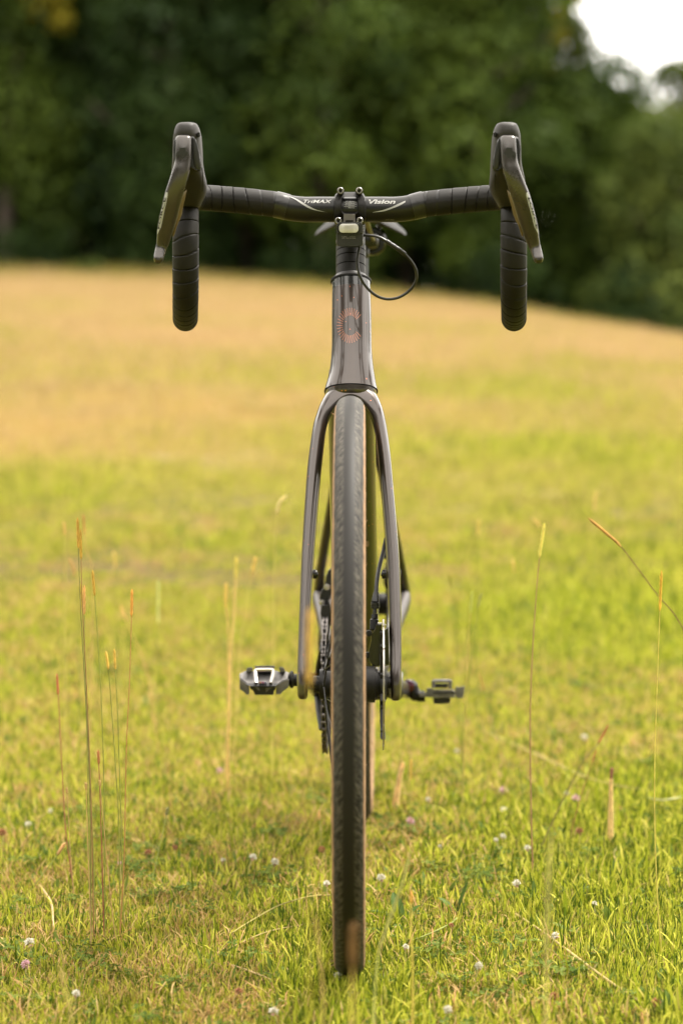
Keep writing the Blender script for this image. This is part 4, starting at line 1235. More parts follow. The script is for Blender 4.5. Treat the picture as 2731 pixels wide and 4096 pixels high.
def gn_scatter(name, protos, pts, rot, scl, idx, idry, m, kind='stuff', label=None):
    coll = bpy.data.collections.new(name + '_sources')
    for i, pm in enumerate(protos):
        pm.materials.append(m if not isinstance(m, (list, tuple)) else m[min(i, len(m) - 1)])
        coll.objects.link(bpy.data.objects.new('%s_source_%02d' % (name, i), pm))
    me = bpy.data.meshes.new(name)
    me.from_pydata(np.asarray(pts).tolist(), [], [])
    me.attributes.new('rot', 'FLOAT_VECTOR', 'POINT').data.foreach_set('vector', np.asarray(rot).ravel())
    me.attributes.new('scl', 'FLOAT_VECTOR', 'POINT').data.foreach_set('vector', np.asarray(scl).ravel())
    me.attributes.new('idx', 'INT', 'POINT').data.foreach_set('value', np.asarray(idx, dtype=np.int32))
    me.attributes.new('idry', 'FLOAT', 'POINT').data.foreach_set('value', np.asarray(idry, dtype=np.float32))
    o = bpy.data.objects.new(name, me); COL.objects.link(o); me.materials.append(m if not isinstance(m, (list, tuple)) else m[0])
    o['kind'] = kind
    if label: o['label'] = label
    ng = bpy.data.node_groups.new(name + '_scatter', 'GeometryNodeTree')
    ng.interface.new_socket('Geometry', in_out='INPUT', socket_type='NodeSocketGeometry')
    ng.interface.new_socket('Geometry', in_out='OUTPUT', socket_type='NodeSocketGeometry')
    N, L = ng.nodes, ng.links
    gi, go = N.new('NodeGroupInput'), N.new('NodeGroupOutput')
    ip = N.new('GeometryNodeInstanceOnPoints'); ci = N.new('GeometryNodeCollectionInfo')
    ci.inputs['Collection'].default_value = coll
    ci.inputs['Separate Children'].default_value = True
    ci.inputs['Reset Children'].default_value = True
    def attr(nm, t):
        a = N.new('GeometryNodeInputNamedAttribute'); a.data_type = t; a.inputs['Name'].default_value = nm
        return a.outputs['Attribute']
    e2r = N.new('FunctionNodeEulerToRotation')
    L.new(attr('rot', 'FLOAT_VECTOR'), e2r.inputs[0])
    L.new(gi.outputs[0], ip.inputs['Points']); L.new(ci.outputs[0], ip.inputs['Instance'])
    ip.inputs['Pick Instance'].default_value = True
    L.new(attr('idx', 'INT'), ip.inputs['Instance Index'])
    L.new(e2r.outputs[0], ip.inputs['Rotation']); L.new(attr('scl', 'FLOAT_VECTOR'), ip.inputs['Scale'])
    L.new(ip.outputs[0], go.inputs[0])
    md = o.modifiers.new('scatter', 'NODES'); md.node_group = ng
    return o

def wedge(n, d0, d1, m0, k=.16, power=1.0):
    """n points whose distance from the camera runs d0..d1, spread a little wider than the picture"""
    out = []
    while len(out) < n:
        d = d0 + (d1 - d0) * rng.random(n * 2) ** power
        hw = m0 + k * d; keep = rng.random(n * 2) < hw / (m0 + k * d1)
        d = d[keep]; hw = hw[keep]
        x = rng.uniform(-1, 1, len(d)) * hw
        out += list(zip(x, d + CAM[1]))
    return np.array(out[:n])

def on_ground(xy): return np.column_stack([xy, terrain(xy[:, 0], xy[:, 1])])

# 1. short turf round the bicycle
protos = []
for i in range(12):
    protos.append(blades_mesh('grass_tuft', int(rng.integers(64, 84)), .052, .008, .024, .0009, .0020, .08 + .04 * (i % 4), .70))
for i in range(4):       # coarser, longer clumps
    protos.append(blades_mesh('grass_clump', 34, .035, .018, .046, .0013, .0026, .10, .6, seg=4))
for i in range(4):       # flattened dead thatch
    protos.append(blades_mesh('dead_thatch', 46, .06, .012, .042, .0008, .0019, 1.0, .6, flat=.8))
for i in range(3):       # broader weed blades
    protos.append(blades_mesh('weed_leaves', 9, .045, .014, .034, .004, .008, 0, .7, seg=4))
xy = np.vstack([wedge(33000, 1.7, 7.0, .40), wedge(26000, 1.2, 7.5, 1.6, .24), wedge(23000, 7.0, 21.0, 1.5, .22)])
lush = patch(xy[:, 0] * 4.2 + 3, xy[:, 1] * 4.2)
n_ = len(xy)
pr = rng.random(n_)
idx = np.where(pr < .70, rng.integers(0, 12, n_), np.where(pr < .70 + .10, rng.integers(12, 16, n_), np.where(pr < .965, rng.integers(16, 20, n_), rng.integers(20, 23, n_))))
idx = np.where((idx >= 16) & (xy[:, 1] > 7), rng.integers(0, 12, n_), idx)
idx = np.where((idx >= 16) & (idx < 20) & (lush > .35), rng.integers(0, 12, n_), idx)
sc = rng.uniform(.7, 1.3, n_) * (1 + .32 * lush)
ex = np.column_stack([.011 + rng.uniform(-.05, .05, 70), rng.uniform(-.17, .02, 70)])
xy = np.vstack([xy, ex]); lush = np.concatenate([lush, np.zeros(70)]); sc = np.concatenate([sc, rng.uniform(.7, 1.1, 70)]); n_ = len(xy); idx = np.concatenate([idx, rng.integers(0, 16, 70)])
near_tyre = (np.abs(xy[:, 0] - .012 - .012 * xy[:, 1]) < .07) & (xy[:, 1] > -.35) & (xy[:, 1] < .25)
idx = np.where(near_tyre, rng.integers(12, 16, n_), idx)
far_s = np.interp(xy[:, 1], [0, 3, 8.5, 18], [1, 1.25, 2.2, 3.6])
scl = np.column_stack([sc * far_s, sc * far_s, sc * far_s * rng.uniform(.8, 1.2, n_)])
rot = np.column_stack([rng.normal(0, .12, n_), rng.normal(0, .12, n_), rng.uniform(0, 6.28, n_)])
gr = gn_scatter('grass', protos, on_ground(xy), rot, scl, idx, dryness(xy[:, 0], xy[:, 1]) + .16 * (rng.random(n_) - .45) - .09 * lush, [GM] * 16 + [TM] * 4 + [WM], label='short meadow turf')

# 2. taller meadow grass further off, bleached towards the wood
protos = [blades_mesh('hay_tuft', 60, .16, .10, .26, .004, .009, .25, .38, seg=3) for _ in range(8)]
xy = wedge(27000, 8.0, 61.0, 5.0, .25, .8)
xy = xy[rng.random(len(xy)) < np.interp(xy[:, 1], [5, 9, 19], [.03, .25, 1])]
n_ = len(xy)
hs_ = np.interp(xy[:, 1], [6.5, 12, 25, 52, 57], [.25, .42, .8, 1.1, 1.9]) * rng.uniform(.5, 1.5, n_)
ws_ = np.interp(xy[:, 1], [6.5, 12, 25, 58], [.7, 1.1, 1.9, 2.8])
scl = np.column_stack([ws_, ws_, hs_])
rot = np.column_stack([rng.normal(0, .1, n_), rng.normal(0, .1, n_), rng.uniform(0, 6.28, n_)])
gn_scatter('hay_grass', protos, on_ground(xy), rot, scl, rng.integers(0, 8, n_), dryness(xy[:, 0], xy[:, 1]) + .12 * (rng.random(n_) - .5), HM, label='bleached hay grass up the slope')

# 3. clover leaves in patches
protos = [clover_mesh('clover_patch', 14, .045) for _ in range(6)]
xy = wedge(5200, 2.0, 6.5, .5)
pv = patch(xy[:, 0] * 5 - 7, xy[:, 1] * 5 + 2)
xy = xy[(pv > -.1) & (rng.random(len(pv)) < .22 + .08 * (pv > .8))]; n_ = len(xy)
rot = np.column_stack([np.zeros(n_), np.zeros(n_), rng.uniform(0, 6.28, n_)])
s_ = rng.uniform(.4, .85, n_)
gn_scatter('clover_leaves', protos, on_ground(xy), rot, np.column_stack([s_] * 3), rng.integers(0, 6, n_), np.zeros(n_), CM, label='clover leaves among the turf')

# ---------------------------------------------------------------- single plants
def thing(name, label, cat, loc, group=None):
    o = bpy.data.objects.new(name, None); COL.objects.link(o)
    o.location = loc; o.empty_display_size = .02
    ORG[o.name] = np.asarray(loc, float)
    o['label'] = label; o['category'] = cat
    if group: o['group'] = group
    return o
_mc = {}
def smat(c, rough=.7, tr=.0):
    k = (tuple(c), tr)
    if k not in _mc: _mc[k] = mat('plant_%02d' % len(_mc), tuple(min(.8, q * 1.6) for q in c), rough=rough, var=.22, vscale=120, spec=.2)
    return _mc[k]
GREENST, REDST, STRAW, OCHRE, GOLD, RUST, PALE = (.16, .17, .035), (.20, .075, .045), (.50, .34, .13), (.36, .23, .045), (.42, .30, .06), (.34, .15, .06), (.58, .50, .22)

def stalk(label, tip, base, d, head_px, mids=(), dy=0.0, stem_c=GREENST, head_c=OCHRE, head_r=.0022, stem_r=.0007, group='seed-headed grass stalks', kind='foxtail', off=None):
    """tip/base/mids: photo pixels; d: distance of the foot from the camera"""
    yb = CAM[1] + d
    b = G(base[0], base[1]) if off is None else P(base[0], base[1], yb)
    if off is None: yb = b[1]
    else:
        b = np.array([b[0], yb, float(terrain(b[0], yb))])
    pts = [b]
    n_ = len(mids) + 1
    for i, (u, v) in enumerate(list(mids)[::-1] + [tip]):
        pts.append(P(u, v, yb + dy * (i + 1) / n_))
    if len(mids) == 0:
        m_ = (pts[0] + pts[1]) / 2 + np.array([rng.normal(0, .006), 0, 0]); pts.insert(1, m_)
    c, L = resample(catmull(pts, 12), .003)
    t = thing('grass_stalk', label, 'grass stalk', b, group)
    hl = head_px / F_PX * (yb - CAM[1])
    k0 = int(np.searchsorted(L, L[-1] - hl)); k0 = max(2, min(k0, len(c) - 4))
    MB().tube(c[:k0 + 2:2] if k0 > 8 else c[:k0 + 2], np.linspace(stem_r * 1.4, stem_r * .8, len(c[:k0 + 2:2] if k0 > 8 else c[:k0 + 2])), 5).build('stem', smat(stem_c), t)
    hp, hl_ = resample(c[k0:], .0012)
    n_ = len(hp)
    tt = np.linspace(0, 1, n_)
    prof = head_r * np.clip(np.minimum(1, np.minimum(tt / .12 + .35, (1 - tt) / .18 + .2)), .15, 1)
    hb_ = MB().tube(hp, prof * .72, 7)
    T = np.gradient(hp, axis=0); T /= np.linalg.norm(T, axis=1)[:, None] + 1e-9
    for i in range(1, n_ - 1):
        for q in range(3):
            a = i * 2.4 + q * 2.09 + rng.normal(0, .2)
            s = np.cross(T[i], [0.3, 1, 0.1]); s /= np.linalg.norm(s); s2 = np.cross(T[i], s)
            d_ = s * math.cos(a) + s2 * math.sin(a)
            p = hp[i] + d_ * prof[i] * .6; w = s2 * math.cos(a) - s * math.sin(a)
            ln = prof[i] * (1.05 + .5 * rng.random())
            hb_.add([p - w * .0005, p + w * .0005, p + T[i] * .0010 + d_ * .0003, p + d_ * ln * .45 + T[i] * ln * .9], [(0, 1, 3), (1, 2, 3), (2, 0, 3)])
    hb_.build('seed_head', smat(head_c), t)
    return t

stalk('tallest ochre seed-head in the left clump of grass stalks', (311, 2070), (366, 3830), 3, 130, [(322, 2400), (338, 2700), (352, 2950), (362, 3250)], head_c=(.40, .24, .05), stem_c=(.13, .12, .035), stem_r=.0007)
stalk('ochre seed-head just right of and slightly below the tallest left stalk', (323, 2116), (377, 3790), 3, 130, [(330, 2400), (345, 2700), (358, 3000), (368, 3300)], stem_c=(.18, .11, .04))
stalk('greenish seed-head half way down the tall left clump', (326, 2331), (362, 3700), 3, 110, [(333, 2460), (340, 2700), (350, 3000)], head_c=(.33, .24, .04))
stalk('pinkish-edged seed-head touching the greenish one on the left clump', (338, 2339), (386, 3760), 3, 125, [(340, 2600), (354, 2950), (372, 3350)], head_c=(.46, .27, .10))
stalk('slim ochre seed-head on a thin green stem right of the left clump', (371, 2281), (421, 3790), 3, 112, [(381, 2400), (395, 2600), (406, 2800), (416, 3100), (419, 3400)], stem_c=GREENST)
stalk('small yellow seed-head, left one of a low pair', (425, 2605), (482, 3770), 3, 78, [(435, 2680), (448, 2850), (462, 3050), (476, 3300)], head_c=(.45, .31, .07))
stalk('small yellow seed-head, right one of a low pair', (458, 2595), (497, 3740), 3, 90, [(463, 2690), (471, 2850), (478, 3050), (487, 3350)], head_c=(.45, .31, .07))
stalk('orange seed-head on a reddish stem leaning right of the left clump', (529, 2356), (478, 3780), 3, 118, [(526, 2500), (518, 2750), (508, 2950), (503, 3150), (497, 3450)], head_c=(.48, .25, .06), stem_c=(.28, .15, .05))
stalk('red-brown seed-head at the far left on a dark red stem', (229, 2694), (300, 3590), 3, 88, [(238, 2850), (248, 3050), (262, 3300), (280, 3450)], head_c=(.34, .13, .06), stem_c=REDST)
stalk('short rusty seed-head low inside the left clump', (394, 3000), (419, 3790), 3, 60, [(398, 3100), (405, 3300)], head_c=RUST, stem_c=REDST)
stalk('pale dry stalk without green at the foot of the left clump', (345, 3130), (368, 3860), 3, 20, [(350, 3300), (360, 3600)], head_c=(.30, .20, .08), stem_c=(.30, .20, .08), stem_r=.0006)
stalk('straw-coloured dry stalk beside the foot of the left clump', (400, 3120), (470, 3800), 3, 14, [(425, 3400), (450, 3650)], head_c=(.30, .20, .08), stem_c=(.30, .20, .08), stem_r=.0006)
stalk('pale straw stalk bent over left of the clump', (268, 3150), (300, 3620), 3, 16, [(277, 3300), (283, 3420)], head_c=(.30, .20, .08), stem_c=(.28, .18, .08), stem_r=.0006)
stalk('bright yellow bottlebrush seed-head standing alone right of the bicycle', (2177, 2092), (2131, 3540), 3, 148, [(2155, 2240), (2135, 2500), (2122, 2750), (2119, 2950), (2123, 3250)], head_c=(.56, .44, .11), head_r=.0028, stem_c=(.22, .12, .07), stem_r=.0009)
stalk('long brown seed-head on a stalk leaning in from the right edge', (2350, 2071), (2960, 3560), 3, 185, [(2420, 2130), (2490, 2196), (2620, 2370), (2731, 2520), (2870, 2900)], head_c=(.34, .19, .055), head_r=.0027, stem_c=(.11, .065, .022), stem_r=.0009)
stalk('slim upright ochre seed-head near the right edge', (2644, 2281), (2646, 3850), 3, 165, [(2637, 2450), (2628, 2700), (2618, 3000), (2617, 3300), (2628, 3600)], head_c=(.50, .32, .05), stem_c=(.38, .32, .07))
stalk('small dark green seed-head right above the rear pedal', (1797, 2298), (1845, 3120), 3, 56, [(1815, 2450), (1834, 2700), (1842, 2950)], head_c=(.16, .14, .03), stem_c=(.14, .15, .03), head_r=.002)
stalk('dark ochre seed-head leaning left beyond the rear pedal', (1914, 2690), (2063, 3200), 3, 82, [(1945, 2790), (1985, 2930), (2035, 3080)], head_c=(.30, .20, .05))
stalk('reddish seed-head leaning right on a thick dark stem', (2432, 2898), (2149, 3430), 3, 90, [(2388, 2978), (2328, 3050), (2240, 3220), (2185, 3340)], head_c=RUST, stem_c=(.14, .12, .04), stem_r=.0011)
stalk('thin red seed-head on a red stem leaning right, below the thick one', (2383, 3000), (2275, 3390), 3, 60, [(2352, 3095), (2320, 3190), (2288, 3310)], head_c=(.28, .09, .05), stem_c=REDST, head_r=.0016)
stalk('slender green rye spike below the bright yellow seed-head', (2072, 3042), (2112, 3330), 3, 190, [(2082, 3130), (2100, 3250)], head_c=(.17, .20, .035), stem_c=GREENST, head_r=.0014)
stalk('little green rye spike right of the rear tyre', (1629, 2850), (1575, 3250), 3, 210, [(1610, 2960), (1590, 3080)], head_c=(.24, .26, .05), stem_c=GREENST, head_r=.0015)
stalk('tiny yellow seed-head close behind the rear tyre on the right', (1643, 3035), (1640, 3290), 3, 95, [(1642, 3130)], head_c=(.48, .32, .07), head_r=.0018)
# soft, out-of-focus ones standing further back
B = 'out-of-focus grass stalks behind'
stalk('blurred brown seed-head just behind the tallest left stalk', (334, 2055), (352, 3250), 4.1, 90, [(345, 2200), (372, 2300), (365, 2700)], head_c=(.40, .22, .07), group=B, off=1, stem_c=(.34, .22, .08))
stalk('faint blurred seed-head left of the tallest stalks', (257, 2085), (262, 3150), 4.3, 60, [(262, 2250)], head_c=(.44, .27, .10), group=B, off=1, stem_c=(.34, .28, .08))
stalk('blurred brown head bent left, half way up behind the left clump', (276, 2232), (320, 3150), 4.2, 78, [(300, 2305), (315, 2600)], head_c=(.36, .22, .08), group=B, off=1)
stalk('blurred pale seed-head slanting left of the fork', (1146, 1980), (1090, 3050), 4.3, 92, [(1108, 2058), (1095, 2400)], head_c=(.60, .42, .20), head_r=.0036, group=B, off=1, stem_c=(.40, .33, .10))
stalk('blurred yellow seed-head on the tall pale stalk left of the pedal', (946, 2225), (905, 3120), 4.3, 90, [(940, 2380), (925, 2600), (915, 2850)], head_c=(.50, .42, .10), head_r=.003, stem_r=.0022, group=B, off=1, stem_c=(.48, .34, .12))
stalk('blurred yellow seed-head leaning right of the tall pale stalk', (1024, 2225), (935, 3100), 4.35, 80, [(1002, 2330), (960, 2600)], head_c=(.50, .36, .10), head_r=.003, group=B, off=1, stem_c=(.42, .34, .10))
stalk('blurred orange-green stalk left of the tall pale stalk', (905, 2330), (912, 3080), 4.2, 110, [(902, 2420), (914, 2560)], head_c=(.46, .33, .09), head_r=.003, stem_r=.0016, group=B, off=1, stem_c=(.45, .30, .10))
stalk('faint blurred stalk between the left clump and the pedal', (457, 2205), (480, 3000), 4.7, 70, [(465, 2350)], head_c=(.46, .34, .11), group=B, off=1)
stalk('pale blurred green stalk left of the pedal', (634, 2318), (630, 3000), 4.6, 180, [(633, 2450)], head_c=(.40, .42, .16), head_r=.003, group=B, off=1)
stalk('long blurred reddish stalk leaning left behind the left clump', (480, 2420), (640, 2980), 4.6, 60, [(540, 2560), (590, 2700)], head_c=(.45, .28, .10), group=B, off=1, stem_c=(.42, .25, .10))
stalk('blurred ochre seed-head far right of the fork', (1915, 2075), (1905, 2950), 4.8, 70, [(1910, 2200)], head_c=(.48, .34, .10), group=B, off=1)
stalk('blurred seed-head slanting behind the yellow bottlebrush head', (2128, 2070), (2200, 2950), 4.8, 60, [(2160, 2130), (2175, 2400)], head_c=(.44, .30, .10), group=B, off=1)
stalk('blurred dark green seed-head, right of a pair above the pedal end', (1924, 2372), (1845, 3120), 3.9, 60, [(1910, 2440), (1880, 2680), (1856, 2850)], head_c=(.26, .26, .08), group=B, off=1)
stalk('blurred pale green seed-head, left of a pair above the pedal end', (1888, 2365), (1848, 3080), 4.0, 90, [(1880, 2460), (1870, 2620)], head_c=(.36, .38, .10), group=B, off=1, stem_c=(.40, .30, .08))
stalk('thin blurred reddish stalk beyond the rear pedal', (2050, 2235), (2080, 2900), 4.7, 60, [(2060, 2400)], head_c=(.46, .32, .10), group=B, off=1)
stalk('faint blurred stalk high above the leaning right-hand seed-head', (2384, 1960), (2370, 2900), 4.9, 90, [(2375, 2100)], head_c=(.50, .36, .14), group=B, off=1)
stalk('thick blurred tan stalk with a dark tip right of the leaning red heads', (2446, 3070), (2440, 3320), 3.7, 50, [(2442, 3140)], head_c=(.20, .09, .06), head_r=.0035, stem_r=.004, stem_c=(.52, .34, .14), group=B, off=1)
stalk('thick blurred tan blade right of the rear tyre', (1612, 3050), (1574, 3260), 4.0, 20, [(1596, 3120)], head_c=(.52, .33, .14), stem_r=.0045, head_r=.003, stem_c=(.52, .33, .14), group=B, off=1)
# soft ones close to the lens
Fg = 'out-of-focus grass stalks close to the lens'
stalk('blurred orange grass head in front of the left fork leg', (1240, 2425), (1236, 4700), 1.9, 330, [(1236, 2760), (1238, 3600)], head_c=(.40, .26, .07), head_r=.0030, stem_r=.0004, group=Fg, off=1, stem_c=(.36, .26, .06))
stalk('blurred rust-brown grass head in front of the foot of the front tyre', (1418, 3690), (1408, 4600), 1.85, 190, [(1410, 3880)], head_c=(.105, .058, .022), head_r=.0044, stem_r=.0012, group=Fg, off=1, stem_c=(.36, .25, .07))
stalk('blurred pale timothy head at the lower right', (2204, 3315), (2182, 4400), 2.1, 560, [(2190, 3600), (2183, 3880)], head_c=(.30, .27, .10), head_r=.0019, stem_r=.001, group=Fg, off=1, stem_c=(.45, .40, .13))
stalk('blurred pale green grass head leaning right of the front tyre', (1645, 3395), (1480, 4400), 2.45, 480, [(1600, 3560), (1540, 3730), (1505, 3880)], head_c=(.28, .27, .09), head_r=.0019, stem_r=.001, group=Fg, off=1, stem_c=(.36, .36, .10))
stalk('blurred dry yellow blade at the bottom left', (240, 3860), (300, 4500), 2.1, 120, [(262, 3970), (285, 4080)], head_c=(.30, .25, .08), head_r=.0016, stem_r=.0012, group=Fg, off=1, stem_c=(.28, .24, .07))
stalk('blurred dry stalk left of the front tyre foot', (1262, 3670), (1300, 4500), 2.15, 90, [(1278, 3830), (1290, 4000)], head_c=(.32, .23, .08), head_r=.0016, stem_r=.0010, group=Fg, off=1, stem_c=(.30, .21, .07))
stalk('blurred orange stalk right of the foot of the front tyre', (1645, 3560), (1648, 4500), 2.55, 60, [(1643, 3700), (1650, 3900)], head_c=(.46, .24, .06), head_r=.0014, stem_r=.0010, group=Fg, off=1, stem_c=(.38, .30, .06))

# lying straws
def straw(label, pts, c=STRAW, r=.0011, lift=.022):
    q = []
    for i, (u, v) in enumerate(pts):
        g = G(u, v); t = i / (len(pts) - 1)
        q.append(CAM + (g - CAM) * (1 - lift * (1 - .5 * abs(2 * t - 1)) / .735))
    me_ = MB().tube(catmull(q, 8), r, 5)
    o = me_.build('straw_stem', smat(tuple(q_ * .48 for q_ in c)), None, origin=q[0])
    o['label'] = label; o['category'] = 'straw'; o['group'] = 'dry straws lying on the turf'
straw('long pale straw lying from the turf towards the lower right corner', [(2060, 3655), (2180, 3735), (2320, 3840), (2450, 3935), (2570, 4015)], (.55, .42, .16), .0014)
straw('green-yellow bent stem arching right from the front tyre', [(1560, 3790), (1680, 3750), (1790, 3700), (1830, 3670)], (.24, .27, .06), .0012, .03)
straw('yellow straw arching over the turf left of the front tyre', [(930, 3730), (1010, 3680), (1120, 3620), (1240, 3585), (1320, 3580)], (.42, .36, .10), .0010, .03)
straw('pale straw crossing below the yellow arching one', [(900, 3800), (1060, 3730), (1200, 3700), (1320, 3680)], (.55, .42, .18), .0009, .02)
straw('pale blurred straw lying far right behind the stalks', [(1950, 2930), (2150, 3020), (2350, 3110), (2550, 3155), (2731, 3160)], (.56, .47, .16), .0016, .03)
straw('short pale straw lying right of the rear tyre', [(1500, 3200), (1570, 3180), (1640, 3172), (1700, 3172)], (.52, .42, .16), .0012, .02)
straw('broken tan straw standing at the left edge of the turf', [(160, 3540), (205, 3610), (215, 3690), (232, 3775)], (.55, .38, .18), .0016, .02)
straw('tan straw lying left of the bottom of the front tyre', [(890, 3850), (960, 3870), (1040, 3900), (1100, 3925)], (.55, .40, .18), .0011, .015)
straw('thin green ear of grass lying at the right edge', [(2590, 3190), (2640, 3200), (2690, 3195), (2731, 3188)], (.45, .45, .20), .0016, .05)

# ---- clover heads
def petal_mesh(seed, brown=False):
    r = np.random.default_rng(seed)
    b = MB()
    for i in range(34):
        ph = math.acos(1 - 1.35 * (i + .5) / 34); th = i * 2.399
        d = np.array([math.sin(ph) * math.cos(th), math.sin(ph) * math.sin(th), math.cos(ph)])
        d += r.normal(0, .08, 3); d /= np.linalg.norm(d)
        s = np.cross(d, [.2, .1, 1]); s /= np.linalg.norm(s); u_ = np.cross(s, d)
        L = .0085 * r.uniform(.85, 1.1); w = .0016
        b.add([d * .0015, d * L * .6 + s * w * .7, d * L * .6 - s * w * .7, d * L * .62 + u_ * w, d * L * .62 - u_ * w * .6, d * L], [(0, 1, 3), (0, 3, 2), (0, 2, 4), (0, 4, 1), (1, 5, 3), (3, 5, 2), (2, 5, 4), (4, 5, 1)])
    for i in range(9):            # drooping spent florets
        th = i * .698 + r.normal(0, .2)
        d = np.array([math.cos(th) * .55, math.sin(th) * .55, -.8]) ; d /= np.linalg.norm(d); s = np.cross(d, [0, 0, 1.0]); s /= np.linalg.norm(s)
        L = .0085 * r.uniform(.7, 1.1)
        b.add([d * .0015, d * L * .6 + s * .0012, d * L * .6 - s * .0012, d * L], [(0, 1, 2), (1, 3, 2)], 1)
    return b
_heads = {}
WHITE = (mat('white_clover_petal', (.62, .585, .48), rough=.6, var=.15, vscale=300), mat('faded_pink_floret', (.48, .27, .22), rough=.7, var=.2, vscale=300))
PINK = (mat('pink_clover_petal', (.62, .38, .42), rough=.6, var=.2, vscale=300), WHITE[1])
BROWN = (mat('dead_clover_head', (.30, .13, .055), rough=.8, var=.3, vscale=300), mat('dead_clover_floret', (.24, .10, .05), rough=.8))
def clover(label, u, v, size_px, cols, group, stem_h=None):
    g = G(u, v)
    h = stem_h if stem_h is not None else rng.uniform(.020, .036)
    # foot of the stem lies on the ground behind the head as seen from the lens
    t = 1 - h / CAM[2]
    p = CAM + (g - CAM) * t
    foot = np.array([p[0] + rng.normal(0, .004), p[1] + rng.normal(0, .004), float(terrain(p[0], p[1]))])
    o = thing('clover_flower', label, 'clover flower', foot, group)
    R = .9 * size_px / 2 / F_PX * (p[1] - CAM[1]) / .0088
    k = (cols[0].name, int(rng.integers(0, 3)))
    hd_ = petal_mesh(k[1] + 40)
    tilt = Matrix.Rotation(rng.normal(0, .3), 3, 'X') @ Matrix.Rotation(rng.normal(0, .3), 3, 'Y')
    hd_.v = [(np.asarray(v_) @ np.array(tilt).T) * R + p for v_ in hd_.v]
    hd_.build('flower_head', list(cols), o, smooth=False)
    MB().tube(catmull([foot, (foot + p) / 2 + np.array([rng.normal(0, .002), 0, 0]), p + np.array([0, 0, -.001])], 4), .0009, 5).build('stem', smat((.30, .27, .10)), o)
W_, Pk, Br = 'white clover flowers in the turf', 'pink clover flowers in the turf', 'dead brown clover heads in the turf'
for lab, u, v, s in (
    ('white clover flower just right of the front tyre, neatly domed', 1524, 3512, 48), ('white clover flower at the foot of the front tyre, lower left', 1352, 3905, 50),
    ('ragged white clover flower right of the front tyre with drooping florets', 1622, 3788, 36), ('white clover flower in two tufts beneath the yellow bottlebrush stalk', 2065, 3535, 46),
    ('white clover flower above the two-tufted one, close to the stalk', 2108, 3393, 36), ('soft white clover flower left of the yellow bottlebrush stalk', 2010, 3347, 34),
    ('small white bud beside the soft white clover', 1982, 3360, 26), ('blurred white clover flower below the faint pink one', 2014, 3240, 36),
    ('blurred white clover flower right of the rear tyre', 1712, 3198, 28), ('small white clover bud right of the rear tyre among tall blades', 1758, 3385, 20),
    ('blurred white clover flower left of the leaning red heads', 2266, 3175, 26), ('white clover flower with pink skirt beside the long pale straw', 2220, 3742, 44),
    ('flat white clover flower at the right below a thin stem', 2376, 3615, 30), ('pale clover flower low down, below the ragged white one', 1915, 3865, 48),
    ('round white clover flower at the far left', 115, 3298, 36), ('soft white clover flower right of the round one at the far left', 203, 3244, 30),
    ('white clover flower left of the front tyre with pinkish skirt', 1100, 3448, 46), ('soft white clover flower next to the pink-skirted one', 1012, 3430, 42),
    ('small white clover flower left of the two soft white ones', 893, 3440, 28), ('pale clover flower touching the left flank of the front tyre', 1306, 3535, 38),
    ('two-lobed white clover flower at the lower left', 120, 3770, 56), ('blurred pale clover flower below the lower left pink one', 305, 3975, 46),
    ('large blurred white clover flower at the bottom, left of the tyre', 1095, 4048, 56), ('blurred white clover flower at the very bottom right of centre', 1790, 4040, 50),
    ('blurred white clover flower near the right side, behind the stalks', 2335, 2950, 36), ('blurred white clover flower far behind the rear pedal', 1826, 3005, 30)):
    clover(lab, u, v, s, WHITE, W_)
for lab, u, v, s in (
    ('big pink clover flower at the lower left corner', 104, 3858, 54), ('pink clover flower right of the rear tyre', 1640, 3285, 46), ('blurred pale pink clover flower in the middle distance', 2012, 3163, 46),
    ('blurred pink clover flower left of the leaning red heads', 2300, 3197, 48), ('small magenta clover flower left of the rear wheel', 880, 3082, 32), ('small pink clover bud in the left turf', 480, 3452, 22)):
    clover(lab, u, v, s, PINK, Pk)
for lab, u, v, s in (
    ('dead brown clover head left of the dark plantain bud', 593, 3412, 42), ('small dead brown clover head right of the first', 700, 3392, 34), ('dead brown clover head on the right below the thin red stalk', 2316, 3325, 44),
    ('blurred dead clover head at the bottom right', 2215, 3985, 52), ('dark red dead clover head in the bottom right corner', 2622, 4010, 54), ('blurred dark red clover head behind the thick tan stalk', 2470, 3232, 40),
    ('dead clover head drooping right of the long straw', 2083, 3900, 40), ('dead brown clover head left of the front tyre', 1287, 3398, 42), ('dead brown clover head at the left edge', 12, 3330, 44),
    ('dead brown clover head in the lower middle', 955, 3965, 44), ('little brown clover head among broad leaves right of the front tyre', 1803, 3702, 30)):
    clover(lab, u, v, s, BROWN, Br)
# ribwort plantain buds
for lab, u, v, bu, bv, hpx, c in (('dark green plantain bud on a thin stalk in the left turf', 673, 3228, 600, 3560, 38, (.15, .15, .06)), ('flowering plantain head leaning at the left', 262, 3370, 110, 3580, 66, (.42, .26, .12)),
    ('flowering plantain head with pale anthers left of the front tyre', 1275, 3240, 1290, 3420, 48, (.46, .30, .12))):
    stalk(lab, (u, v), (bu, bv), 3, hpx, [((u * 2 + bu) / 3, (v * 2 + bv) / 3 + 6)], head_c=c, head_r=.0030, stem_c=(.20, .22, .06), group='plantain heads', stem_r=.0008)

